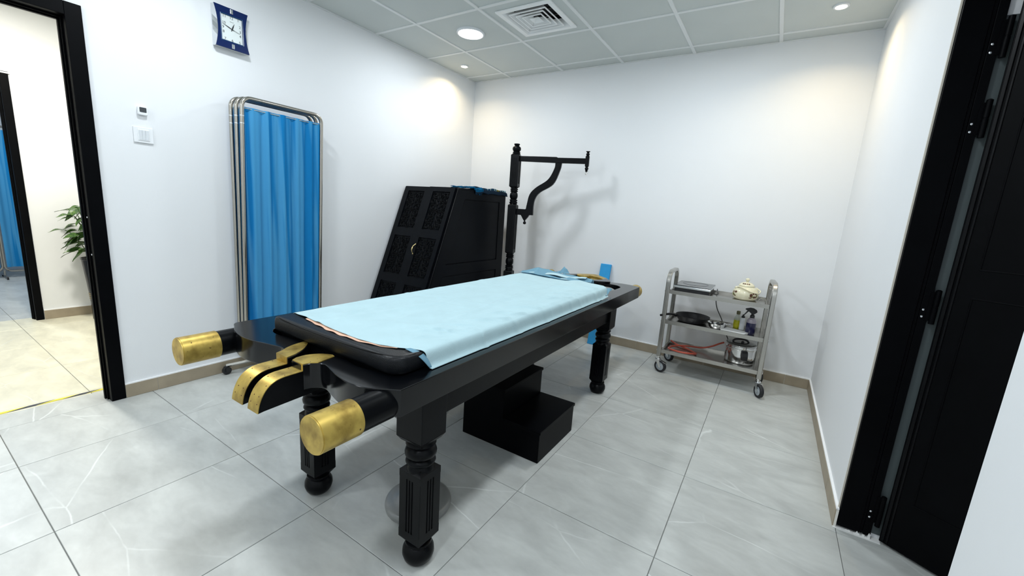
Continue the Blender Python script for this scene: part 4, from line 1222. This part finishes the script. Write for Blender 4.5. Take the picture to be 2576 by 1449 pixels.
# ================================================================== THERMOSTAT AND SWITCH
th = thing('thermostat', 'small white thermostat with dark screen above the light switch', 'thermostat', (0, -2.9495, 1.637))
q = MB(); q.prism(rrect(-2.971, -2.927, 1.613, 1.659, (.009,) * 4, 5), .001, .020, 'x'); q.build('body', 'white_plastic', th, bevel=.003)
q = MB(); q.prism(rrect(-2.964, -2.934, 1.6275, 1.653, (.003,) * 4, 3), .0195, .0208, 'x'); q.build('display', 'screen_grey', th)
sw = thing('light_switch', 'white triple rocker light switch plate on the wall beside the doorway', 'switch', (0, -2.953, 1.506))
MB().box(.001, .009, -2.996, -2.910, 1.465, 1.548).build('plate', 'white_plastic', sw, bevel=.002)
MB().box(.0085, .0115, -2.979, -2.927, 1.4765, 1.5365).build('inner_plate', 'white_plastic', sw, bevel=.001)
for k in range(3):
    y = -2.974 + k * .0143
    MB().add([(.011, y, 1.481), (.011, y + .0135, 1.481), (.011, y + .0135, 1.532), (.011, y, 1.532), (.0128, y, 1.481), (.0128, y + .0135, 1.481), (.0158, y + .0135, 1.532), (.0158, y, 1.532)],
             [(3, 2, 1, 0), (4, 5, 6, 7), (0, 1, 5, 4), (1, 2, 6, 5), (2, 3, 7, 6), (3, 0, 4, 7)]).build('rocker', 'white_button', sw, bevel=.0005, bseg=1)

# ================================================================== CEILING FITTINGS
def led(x, y, label):
    t = thing('ceiling_light', label, 'light', (x, y, H), 'round ceiling panel lights')
    MB().lathe([(.112, .006), (.112, -.004), (.108, -.008), (.098, -.009), (.097, -.004)], (x, y, H), 48, cap=False).build('rim', 'white_plastic', t, smooth=40)
    MB().lathe([(.099, -.004), (.099, -.0075), (.001, -.0085)], (x, y, H), 48).build('diffuser', 'led_glow', t, smooth=40)
    area_lamp('lamp', (x, y, H - .012), .20, LED_POWER, (.885, .95, 1.0), t)
led(.777, -1.068, 'bright round ceiling light next to the square air vent')
led(2.579, -1.068, 'round ceiling light at the top edge of the picture, right of the air vent')
led(.777, -2.868, 'round ceiling light nearer the viewer, above the folded blue screen')
led(2.579, -2.868, 'round ceiling light nearer the viewer, above the near end of the table')
led(.777, -4.368, 'added unseen round ceiling light behind the viewer on the left')  # this and the next: lamps added out of view to brighten the near floor
led(2.579, -4.368, 'added unseen round ceiling light behind the viewer on the right')
def spot(x, y, label):
    t = thing('spotlight', label, 'light', (x, y, H), 'small warm ceiling spotlights')
    MB().lathe([(.042, .008), (.042, -.002), (.039, -.005), (.031, -.005), (.029, .002)], (x, y, H), 32, cap=False).build('trim_ring', 'white_plastic', t, smooth=40)
    MB().lathe([(.030, .002), (.030, -.001), (.001, -.003)], (x, y, H), 32).build('bulb', 'spot_glow', t, smooth=40)
    area_lamp('lamp', (x, y, H - .008), .05, SPOT_POWER, (1.0, .78, .46), t, spread=140)
spot(.228, -.472, 'small warm spotlight in the ceiling corner above the cabinet')
spot(3.188, -.470, 'small warm spotlight in the right rear ceiling corner above the trolley')
vt = thing('air_vent', 'square white louvred air vent set in the middle of the ceiling', 'vent', (VENT[0], VENT[1], H))
vx, vy = VENT
def sqring(q, h0, z0, h1, z1, t=.0015):
    """four sloping blades between two squares"""
    def ring(h, z): return [(vx - h, vy - h, z), (vx + h, vy - h, z), (vx + h, vy + h, z), (vx - h, vy + h, z)]
    v = ring(h0, z0) + ring(h1, z1) + ring(h0 - t, z0 + t) + ring(h1 - t, z1 + t)
    f = []
    for k in range(4):
        j = (k + 1) % 4; f += [(k, j, 4 + j, 4 + k), (8 + k, 12 + k, 12 + j, 8 + j), (k, 8 + k, 8 + j, j), (4 + k, 4 + j, 12 + j, 12 + k)]
    q.add(v, f)
q = MB(); ho, hi2 = .218, .183
for b in ((vx - ho, vx + ho, vy - ho, vy - hi2), (vx - ho, vx + ho, vy + hi2, vy + ho), (vx - ho, vx - hi2, vy - hi2, vy + hi2), (vx + hi2, vx + ho, vy - hi2, vy + hi2)):
    q.box(*b, H - .006, H + .004)
q.build('flange', 'vent_white', vt, bevel=.0015)
q = MB(); sqring(q, hi2, H - .004, .150, H + .045); q.build('throat', 'vent_white', vt)
for k, h in enumerate((.146, .110, .076)):
    q = MB(); sqring(q, h, H - .004, h - .036, H + .030); sqring(q, h + .0015, H - .008, h - .0045, H - .0075); sqring(q, h + .0015, H - .008, h + .001, H - .001); q.build('louvre', 'vent_white', vt)
q = MB(); q.add([(vx - .038, vy - .038, H - .005), (vx + .038, vy - .038, H - .005), (vx + .038, vy + .038, H - .005), (vx - .038, vy + .038, H - .005), (vx, vy, H + .022)], [(0, 1, 4), (1, 2, 4), (2, 3, 4), (3, 0, 4)])
q.build('centre_cone', 'vent_white', vt, solid=.002)
q = MB(); q.box(vx - .186, vx + .186, vy - .186, vy + .186, H + .085, H + .09)
for b in ((-.186, .186, -.186, -.184), (-.186, .186, .184, .186), (-.186, -.184, -.184, .184), (.184, .186, -.184, .184)):
    q.box(vx + b[0], vx + b[1], vy + b[2], vy + b[3], H + .02, H + .085)
q.build('duct', 'duct_dark', vt)
for k in range(2): MB().box(vx - .15, vx + .15, vy - .05 + .1 * k - .002, vy - .05 + .1 * k + .002, H + .030, H + .045).build('cross_strut', 'steel', vt)
# corridor and far room lamps, hidden from view above the door heads
t = thing('corridor_light', 'warm round corridor ceiling light beyond the left doorway', 'light', (-1.25, -3.25, H))
MB().lathe([(.11, 0), (.11, -.008), (.10, -.012), (.001, -.012)], (-1.25, -3.25, H - .01), 40).build('diffuser', 'spot_glow', t, smooth=40)
area_lamp('lamp', (-1.25, -3.25, H - .03), .2, CORRIDOR_POWER, (1.0, .965, .88), t)
t = thing('far_room_light', 'cool ceiling light in the room beyond the corridor', 'light', (-3.6, -3.4, H))
MB().lathe([(.11, 0), (.11, -.008), (.10, -.012), (.001, -.012)], (-3.6, -3.4, H - .01), 40).build('diffuser', 'led_glow', t, smooth=40)
area_lamp('lamp', (-3.6, -3.4, H - .03), .2, 22.0, (.86, .94, 1.0), t)

# ================================================================== STEEL TROLLEY
TX0, TX1, TYF, TYB = 2.406, 3.126, -0.440, -0.100
tr = thing('steel_trolley', 'three shelf stainless steel trolley on castors against the back wall', 'trolley', (2.766, -.27, 0))
def rect_tube(q, pts, a, b):
    """rectangular tube in a plane of constant x: a wide in the plane, b across it"""
    n = len(pts); v = []; f = []
    for i, p in enumerate(pts):
        p0, p1 = Vector(pts[max(i - 1, 0)]), Vector(pts[min(i + 1, n - 1)])
        t = (p1 - p0).normalized(); nn = Vector((1, 0, 0)).cross(t)
        for s, w in ((-1, -1), (1, -1), (1, 1), (-1, 1)):
            v.append(Vector(p) + Vector((b / 2 * s, 0, 0)) + nn * (a / 2 * w))
    for i in range(n - 1):
        for k in range(4): f.append((4 * i + k, 4 * i + (k + 1) % 4, 4 * i + 4 + (k + 1) % 4, 4 * i + 4 + k))
    f += [(0, 1, 2, 3), (4 * n - 4, 4 * n - 3, 4 * n - 2, 4 * n - 1)]
    return q.add(v, f)
for x in (TX0, TX1):
    R_, zt = .085, .833; dx_ = -.030 if x > 2.7 else -.006
    pts = [(x, TYF, .128)] + [(x, TYF + R_ - R_ * cos(a), zt - R_ + R_ * sin(a)) for a in [k * pi / 16 for k in range(9)]] + [(x, TYB - R_ + R_ * sin(a), zt - R_ + R_ * cos(a)) for a in [k * pi / 16 for k in range(9)]] + [(x, TYB, .128)]
    pts = [(px + dx_ * (py - TYF) / (TYB - TYF), py, pz) for px, py, pz in pts]
    q = MB(); rect_tube(q, pts, .026, .032)
    q.build('side_frame', 'steel', tr, bevel=.005, bseg=2, smooth=40)
SHZ = (.690, .440, .190)
for z in SHZ:
    q = MB(); a, b, c_, d = TX0 + .016, TX1 - .016, TYF + .002, TYB - .002
    q.box(a, b, c_, d, z - .0235, z - .0215)
    lip = .0015
    q.box(a, b, c_ - lip, c_ + lip, z - .030, z); q.box(a, b, d - lip, d + lip, z - .030, z)
    q.box(a - lip, a + lip, c_, d, z - .030, z); q.box(b - lip, b + lip, c_, d, z - .030, z)
    for r_ in ((a, b, c_, c_ + .010), (a, b, d - .010, d), (a, a + .010, c_, d), (b - .010, b, c_, d)): q.box(*r_, z - .0015, z)
    sh = q.build('shelf', 'steel', tr)
    for x in (TX0 - .017, TX1 + .017):
        for y in (TYF, TYB):
            s = -1 if x < 2.7 else 1
            MB().lathe([(.0065, 0), (.0065, .003), (.003, .005)], M=Matrix.Translation((x - s * .0015, y, z - .012)) @ Matrix.Rotation(s * pi / 2, 4, 'Y'), seg=10).build('shelf_bolt', 'chrome', sh)
for x, y, yaw in ((TX0, TYF, 1.25), (TX1, TYF, .55), (TX0, TYB, 1.0), (TX1, TYB, .3)):
    M_ = Matrix.Translation((x, y, 0)) @ Matrix.Rotation(yaw, 4, 'Z')       # wheel rolls along local y, trailing to -y
    q = MB(); q.lathe([(.010, .10), (.020, .103), (.022, .108), (.020, .114), (.012, .118), (.012, .132)], M=M_, seg=20)
    for s in (-1, 1):
        q.prism([(-.040, .040), (-.028, .040), (.014, .100), (-.022, .104)], s * .0185 - .0012, s * .0185 + .0012, 'x', M_)
    q.box(-.020, .020, -.024, .016, .098, .102, M_)
    c = q.build('caster', 'chrome', tr, smooth=35)
    Mw = M_ @ Matrix.Translation((0, -.028, .0495)) @ Matrix.Rotation(pi / 2, 4, 'Y')
    MB().lathe([(.034, -.0125), (.043, -.0135), (.0485, -.010), (.0495, -.004), (.0495, .004), (.0485, .010), (.043, .0135), (.034, .0125)], M=Mw, seg=36, cap=False).build('tyre', 'rubber', c, smooth=50)
    MB().lathe([(.006, -.0145), (.012, -.0145), (.014, -.0105), (.034, -.0095), (.0345, .0095), (.014, .0105), (.012, .0145), (.006, .0145)], M=Mw, seg=30).build('hub', 'hub_grey', c, smooth=35)
    if x < 2.7 and y < -.3:
        MB().prism([(-.075, .084), (-.02, .096), (-.02, .101), (-.072, .090)], -.010, .010, 'x', M_).build('brake_lever', 'chrome', c, bevel=.001)

# ---- hot plate
SZ = [z - .0213 for z in SHZ]
hp = thing('hot_plate', 'black glass induction hot plate lying at the left end of the trolley top shelf', 'hot plate', (2.58, -.272, SZ[0]))
hx0, hx1, hy0, hy1 = 2.444, 2.716, -.425, -.122
MB().box(hx0 + .008, hx1 - .008, hy0 + .006, hy1 - .006, SZ[0] + .006, SZ[0] + .052).build('body', 'black_plastic', hp, bevel=.003)
MB().box(hx0, hx1, hy0, hy1, SZ[0] + .046, SZ[0] + .064).build('silver_band', 'silver', hp, bevel=.004)
MB().box(hx0 + .002, hx1 - .002, hy0 + .003, hy1 - .002, SZ[0] + .0635, SZ[0] + .0690).build('glass_top', 'hot_glass', hp, bevel=.0015)
MB().tube([(2.580 + .095 * cos(a), -.245 + .095 * sin(a), SZ[0] + .0691) for a in [k * pi / 24 for k in range(48)]], .0011, 4, closed=True).build('heat_ring', 'ring_print', hp)
for fx in (hx0 + .03, hx1 - .03):
    for fy in (hy0 + .03, hy1 - .03): MB().lathe([(.010, .0005), (.011, .004), (.010, .008)], (fx, fy, SZ[0]), 12).build('foot', 'rubber', hp)
cp = [(hx1 - .01, -.33, SZ[0] + .03), (2.735, -.325, SZ[0] + .022), (2.752, -.30, SZ[0] + .018), (2.758, -.285, SZ[0] + .03), (2.750, -.25, SZ[0] + .028), (2.742, -.18, SZ[0] + .022), (2.733, -.120, SZ[0] + .030), (2.728, -.075, SZ[0] + .020), (2.731, -.060, .595), (2.750, -.058, .528), (2.797, -.060, .443), (2.850, -.062, .322), (2.885, -.062, .26), (2.92, -.058, .215), (2.97, -.055, .20)]
MB().tube(spline2(cp, 6), .0036, 8).build('cord', 'black_plastic', hp, smooth=60)

# ---- enamel kettle
kx, ky = 2.940, -.215
kt = thing('kettle', 'cream enamel kettle with brown flower prints and lid, standing on the trolley top shelf', 'kettle', (kx, ky, SZ[0]))
c = (kx, ky, SZ[0] + .0005)
MB().lathe([(.060, 0), (.072, .002), (.082, .012), (.091, .032), (.0925, .050), (.088, .068), (.076, .086), (.062, .098), (.054, .103), (.052, .106), (.050, .104), (.05, .09)], c, 48).build('body', 'cream', kt, smooth=60)
lid = MB().lathe([(.050, .104), (.056, .105), (.057, .109), (.052, .116), (.040, .127), (.026, .134), (.010, .137), (.004, .138)], c, 40).build('lid', 'cream', kt, smooth=60)
MB().lathe([(.007, .136), (.007, .141), (.013, .146), (.0155, .154), (.013, .162), (.006, .167), (.001, .168)], c, 24).build('knob', 'cream', lid, smooth=70)
def on_body(az, z, lift=.0):
    prof = [(.072, .002), (.082, .012), (.091, .032), (.0925, .050), (.088, .068), (.076, .086), (.062, .098)]
    for (r0, z0), (r1, z1) in zip(prof, prof[1:]):
        if z0 <= z <= z1:
            r = r0 + (r1 - r0) * (z - z0) / (z1 - z0); break
    else: r = .09
    return Vector((c[0] + (r + lift) * cos(az), c[1] + (r + lift) * sin(az), c[2] + z))
def blot(az, z, w, h, m_, n=10):
    """small painted patch following the glaze"""
    q = MB(); pts = [on_body(az, z, .0009)]
    for k in range(n):
        a = 2 * pi * k / n; r = 1 + .28 * sin(a * 5 + az * 9)
        pts.append(on_body(az + w * r * cos(a) / .09, z + h * r * sin(a), .0006))
    q.add(pts, [(0, 1 + k, 1 + (k + 1) % n) for k in range(n)])
    return q.build('printed_flower', m_, kt)
A0 = -pi / 2
for az, z, w, h, m_ in ((A0 + .48, .048, .009, .010, 'brown_print'), (A0 + .86, .062, .007, .007, 'brown_print'), (A0 + .66, .060, .006, .006, 'brown_print'), (A0 + .80, .034, .015, .006, 'brown_print'), (A0 + .45, .028, .010, .003, 'brown_print'), (A0 + .58, .037, .012, .004, 'green_print'),
                      (A0 - .78, .060, .010, .007, 'brown_print'), (A0 - 1.0, .036, .009, .009, 'green_print'), (A0 - .82, .030, .006, .004, 'brown_print'), (A0 + 1.0, .05, .006, .012, 'green_print'), (A0 - 1.05, .058, .006, .010, 'brown_print')):
    blot(az, z, w * 1.25, h * 1.25, m_)
for da in (-.55, -.25, .1, .4):
    q = MB(); M_ = Matrix.Translation((c[0] + .044 * cos(A0 + da), c[1] + .044 * sin(A0 + da), c[2] + .1255)) @ Matrix.Rotation(A0 + da, 4, 'Z') @ Matrix.Rotation(.72, 4, 'Y')
    q.lathe([(.006, 0), (.0055, .0012), (.001, .0015)], M=M_, seg=7); q.build('printed_flower', 'brown_print', lid)
hb = [(kx - .066, ky - .030, SZ[0] + .088), (kx - .040, ky - .066, SZ[0] + .100), (kx - .008, ky - .083, SZ[0] + .092), (kx + .036, ky - .088, SZ[0] + .076), (kx + .074, ky - .070, SZ[0] + .068), (kx + .094, ky - .040, SZ[0] + .070), (kx + .094, ky - .005, SZ[0] + .082), (kx + .066, ky + .030, SZ[0] + .092)]
MB().tube(spline2(hb, 6), .0048, 8).build('bail_handle', 'cream', kt, smooth=60)
for s in (-1, 1):
    MB().lathe([(.010, 0), (.010, .008), (.005, .011)], M=Matrix.Translation((kx + s * .066, ky + s * .03, SZ[0] + .088)) @ Matrix.Rotation(s * pi / 2.6, 4, 'Y'), seg=14).build('handle_lug', 'cream', kt, smooth=50)
tag(MB().tube(spline2([(3.035, -.235, SZ[0] + .010), (3.055, -.225, SZ[0] + .030), (3.078, -.245, SZ[0] + .026), (3.088, -.31, SZ[0] + .010), (3.093, -.395, SZ[0] + .0035)], 6), .0032, 8).build('bent_rod', 'steel', loc=(3.06, -.3, SZ[0]), smooth=60), 'thin bent metal rod lying beside the cream kettle on the trolley', 'rod')

# ---- middle shelf
fp = thing('frying_pan', 'black frying pan on the trolley middle shelf, handle pointing left', 'frying pan', (2.592, -.232, SZ[1]))
c = (2.592, -.232, SZ[1] + .0005)
MB().lathe([(.088, 0), (.103, .002), (.112, .014), (.124, .036), (.131, .052), (.133, .0535), (.1315, .051), (.122, .030), (.108, .008), (.02, .005)], c, 56).build('pan_body', 'pan_black', fp, smooth=50)
hd = [(2.474, -.285, SZ[1] + .036), (2.456, -.300, SZ[1] + .048), (2.440, -.330, SZ[1] + .056), (2.425, -.372, SZ[1] + .060), (2.408, -.418, SZ[1] + .062), (2.396, -.442, SZ[1] + .060), (2.384, -.462, SZ[1] + .058)]
MB().tube(spline2(hd, 5), .0095, 10).build('pan_handle', 'black_plastic', fp, smooth=60)
bl = thing('steel_bowl', 'small shiny steel bowl holding black odds and ends, right of the frying pan', 'bowl', (2.784, -.318, SZ[1]))
c = (2.784, -.318, SZ[1] + .0005)
MB().lathe([(.034, 0), (.041, .001), (.053, .013), (.061, .034), (.064, .047), (.0665, .0485), (.063, .046), (.057, .030), (.046, .011), (.01, .004)], c, 40).build('bowl_shell', 'chrome', bl, smooth=50)
rr = random.Random(9)
q = MB()
for k in range(5):
    a = k * 1.3; x, y = c[0] + .022 * cos(a), c[1] + .022 * sin(a)
    q.tube([(x, y, c[2] + .016), (x + .012 * cos(a + 1), y + .012 * sin(a + 1), c[2] + .030), (x + .020 * cos(a), y + .018 * sin(a), c[2] + .046)], .0075, 7)
q.build('contents', 'black_plastic', bl, smooth=50)
bk = thing('metal_fitting', 'small silver tap fitting between the steel bowl and the bottles', 'fitting', (2.842, -.215, SZ[1]))
MB().lathe([(.012, 0), (.012, .016), (.016, .018), (.016, .026), (.008, .030)], (2.842, -.215, SZ[1] + .0005), 16).build('fitting_body', 'chrome', bk, smooth=40)
MB().tube([(2.832, -.215, SZ[1] + .026), (2.875, -.205, SZ[1] + .028)], .006, 10).build('spout', 'chrome', bk, smooth=50)
q = MB(); M_ = Matrix.Translation((2.916, -.330, SZ[1])) @ Matrix.Rotation(-.33, 4, 'Z')
q.box(-.083, .083, -.056, .056, .0008, .0120, M_); q.box(-.081, .085, -.058, .054, .0122, .0150, M_)
tag(q.build('paper_stack', 'paper', loc=(2.916, -.33, SZ[1]), bevel=.0015), 'small flat stack of white paper at the front of the middle trolley shelf', 'paper')
ob = thing('oil_bottle', 'clear bottle half filled with yellow oil, leftmost of the three bottles', 'bottle', (2.914, -.140, SZ[1]))
c = (2.914, -.140, SZ[1] + .0005)
MB().lathe([(.022, 0), (.0245, .003), (.0245, .060), (.0235, .066)], c, 28).build('oil', 'oil_yellow', ob, smooth=50)
MB().lathe([(.0252, .012), (.0255, .013), (.0255, .052), (.0252, .053)], c, 28).build('label', 'oil_label', ob, smooth=40)
MB().lathe([(.0248, .064), (.0245, .074), (.020, .090), (.013, .102), (.0115, .108), (.0115, .114)], c, 28).build('bottle_glass', 'clear_plastic', ob, smooth=60)
MB().lathe([(.0135, .110), (.014, .112), (.014, .134), (.012, .137)], c, 24).build('cap', 'cap_olive', ob, smooth=40)
wb = thing('squeeze_bottle', 'slim white bottle with black cap, between the yellow oil and the dark spray bottle', 'bottle', (2.952, -.182, SZ[1]))
c = (2.952, -.182, SZ[1] + .0005)
MB().lathe([(.017, 0), (.0185, .003), (.0185, .086), (.016, .094), (.011, .098)], c, 28).build('bottle_body', 'white_plastic', wb, smooth=50)
MB().lathe([(.0125, .096), (.0125, .108), (.008, .111), (.006, .122), (.003, .124)], c, 20).build('cap', 'black_plastic', wb, smooth=40)
sb = thing('spray_bottle', 'dark purple spray bottle with black trigger head, rightmost of the three bottles', 'bottle', (3.015, -.290, SZ[1]))
c = (3.015, -.290, SZ[1] + .0005)
MB().lathe([(.031, 0), (.034, .004), (.034, .085), (.0335, .090)], c, 32).build('bottle_body', 'bottle_purple', sb, smooth=50)
MB().lathe([(.0338, .090), (.0325, .104), (.026, .118), (.017, .127), (.013, .131)], c, 32).build('shoulder', 'bottle_mist', sb, smooth=60)
MB().lathe([(.0155, .129), (.016, .130), (.016, .146), (.013, .150), (.010, .152), (.010, .168)], c, 24).build('collar', 'black_plastic', sb, smooth=40)
hdm = Matrix.Translation((c[0], c[1], c[2])) @ Matrix.Rotation(.25, 4, 'Z')
MB().prism([(.028, .176), (.012, .160), (-.012, .160), (-.026, .172), (-.050, .186), (-.056, .190), (-.050, .196), (-.020, .205), (.002, .203), (.022, .192)], -.0085, .0085, 'y', hdm).build('trigger_head', 'black_plastic', sb, bevel=.003)
MB().prism([(-.024, .176), (-.034, .172), (-.044, .158), (-.056, .142), (-.061, .144), (-.050, .162), (-.040, .180)], -.005, .005, 'y', hdm).build('trigger', 'black_plastic', sb, bevel=.0015)

# ---- bottom shelf
ck_ = thing('pressure_cooker', 'shiny steel pressure cooker with black handle on the trolley bottom shelf', 'cooker', (2.972, -.222, SZ[2]))
c = (2.972, -.222, SZ[2] + .0005)
MB().lathe([(.094, 0), (.100, .002), (.104, .010), (.105, .020), (.105, .112), (.110, .114), (.112, .118), (.112, .124), (.108, .126), (.108, .140), (.104, .142)], c, 56).build('pot_body', 'chrome', ck_, smooth=40)
ld = MB().lathe([(.106, .1405), (.109, .142), (.109, .147), (.104, .150), (.06, .158), (.004, .160)], c, 56).build('lid', 'lid_glass', ck_, smooth=50)
MB().tube([(c[0] + .108 * cos(a), c[1] + .108 * sin(a), c[2] + .146) for a in [k * pi / 28 for k in range(56)]], .0030, 6, closed=True).build('lid_rim', 'chrome', ld, smooth=60)
MB().tube(spline2([(c[0] - .060, c[1] - .02, c[2] + .158), (c[0] - .045, c[1] - .015, c[2] + .176), (c[0], c[1], c[2] + .182), (c[0] + .035, c[1] + .010, c[2] + .176), (c[0] + .050, c[1] + .015, c[2] + .158)], 5), .0075, 8).build('lid_handle', 'black_plastic', ld, smooth=60)
MB().lathe([(.010, .158), (.011, .172), (.006, .178)], (c[0] + .01, c[1] - .04, c[2]), 14).build('valve', 'black_plastic', ld)
mh = Matrix.Translation((c[0], c[1], c[2])) @ Matrix.Rotation(.30, 4, 'Z')
MB().prism([(-.128, .118), (-.108, .122), (-.104, .100), (-.104, .070), (-.120, .066), (-.132, .048), (-.146, .052), (-.146, .082), (-.140, .104)], -.022, .022, 'x', mh).build('side_handle', 'black_plastic', ck_, bevel=.005)
hz = SZ[2] + .0085
hp_ = [(2.432, -.115, hz + .012), (2.470, -.150, hz + .006), (2.515, -.185, hz + .003), (2.560, -.205, hz), (2.60, -.235, hz), (2.645, -.28, hz), (2.672, -.325, hz + .004), (2.655, -.385, hz + .016), (2.610, -.440, hz + .026), (2.555, -.446, hz + .026), (2.500, -.430, hz + .026), (2.462, -.365, hz + .014), (2.475, -.280, hz + .010), (2.520, -.225, hz + .014), (2.600, -.185, hz + .016), (2.690, -.155, hz + .018), (2.760, -.150, hz + .045), (2.815, -.165, hz + .085), (2.848, -.185, hz + .108)]
tag(MB().tube(spline2(hp_, 8), .0072, 10).build('rubber_hose', 'hose_red', loc=(2.55, -.28, SZ[2]), smooth=70), 'looped red rubber hose lying on the bottom trolley shelf beside the steel cooker', 'hose')

# ================================================================== POTTED PLANT IN THE CORRIDOR
PLX, PLY = -2.060, -2.722
pl_ = thing('potted_plant', 'leafy green plant in a tall tapered black pot in the corridor', 'plant', (PLX, PLY, 0))
c = (PLX, PLY, 0.0005)
MB().lathe([(.098, 0), (.104, .004), (.1075, .20), (.119, .36), (.134, .545), (.139, .55), (.139, .562), (.131, .562), (.124, .53), (.02, .52)], c, 48).build('pot', 'pot_black', pl_, smooth=40)
for k in range(4):
    z = .190 + .016 * k; r = .1085 + max(0, (z - .2)) * .072
    MB().lathe([(r, z), (r + .0018, z + .0005), (r + .0018, z + .0045), (r, z + .005)], c, 40, cap=False).build('gold_band', 'gold_line', pl_)
MB().lathe([(.123, .525), (.122, .534), (.01, .540)], c, 24).build('soil', 'soil', pl_)
def leaf_mesh(seed):
    rr = random.Random(seed); q = MB(); L_, wd = 1.0, .25; nu, nv = 5, 9
    def fn(u, v):
        s = u * 2 - 1; t = v
        half = wd * sin(pi * t ** .8) * (1 - .25 * t) + .004
        x = s * half; y = t * L_
        z = -.34 * t * t + .16 * abs(s) * half * 2 - .03 * sin(t * 9 + seed) * abs(s)
        return (x, y, z)
    q.grid(fn, nu, nv)
    me = bpy.data.meshes.new('leaf'); me.from_pydata([tuple(p) for p in q.v], [], q.f)
    me.materials.append(MAT['leaf']); me.polygons.foreach_set('use_smooth', [True] * len(me.polygons)); return me
LEAVES = [leaf_mesh(k) for k in range(4)]
rp = random.Random(12)
base = Vector(pl_['_base'])
def place_leaf(tip_from, dirv, size, roll, k):
    y = Vector(dirv).normalized(); z = Vector((0, 0, 1)); x = y.cross(z).normalized(); z = x.cross(y)
    M_ = Matrix((x, y, z)).transposed().to_4x4()
    o = bpy.data.objects.new('leaf', LEAVES[k % 4]); COL.objects.link(o); o.parent = pl_
    o.matrix_local = Matrix.Translation(Vector(tip_from) - base) @ M_ @ Matrix.Rotation(roll, 4, 'Y') @ Matrix.Scale(size, 4)
named = [(-2.935, .98, .19, -.35), (-2.975, .775, .22, -.5), (-2.925, .615, .16, -.35), (-2.87, .87, .15, -.3), (-2.86, .745, .15, -.4), (-2.83, .955, .11, .0), (-2.84, .925, .10, -.3)]
stem = 0
def add_branch(h0, tip, size, droop, az_j):
    root = Vector((PLX + rp.uniform(-.05, .05), PLY + rp.uniform(-.05, .04), .53))
    mid = root.lerp(tip, .55) + Vector((0, .02, .10))
    MB().tube(spline2([root, mid, tip], 5), [.0045] * 6 + [.003] * 5, 6).build('stem', 'stem_green', pl_, smooth=60)
    d = Vector((tip.x - PLX, tip.y - PLY, 0)).normalized() + Vector((rp.uniform(-.25, .25), 0, droop))
    place_leaf(tip, d, size, rp.uniform(-.4, .4), az_j)
for i, (y, z, s, dr) in enumerate(named):
    add_branch(.5, Vector((PLX + .02, y + s * .8, z + .03)), s, dr, i)
for i in range(70):
    a = rp.uniform(-pi, pi); r = rp.uniform(.02, .20); z = rp.uniform(.60, 1.04)
    tip = Vector((PLX + r * cos(a), PLY - .02 + r * sin(a), z))
    s = rp.uniform(.09, .14)
    if tip.x - s < -2.28: tip.x = -2.28 + s
    d = Vector((cos(a) * .8 + .25, sin(a) - .15, rp.uniform(-.5, .35)))
    if i % 2 == 0:
        root = Vector((PLX + .3 * r * cos(a), PLY + .3 * r * sin(a), .53))
        MB().tube(spline2([root, root.lerp(tip, .6) + Vector((0, 0, .05)), tip], 4), .0035, 6).build('stem', 'stem_green', pl_, smooth=60)
    place_leaf(tip, d, s, rp.uniform(-.6, .6), i)

for o in SC.objects:
    if '_base' in o: del o['_base']
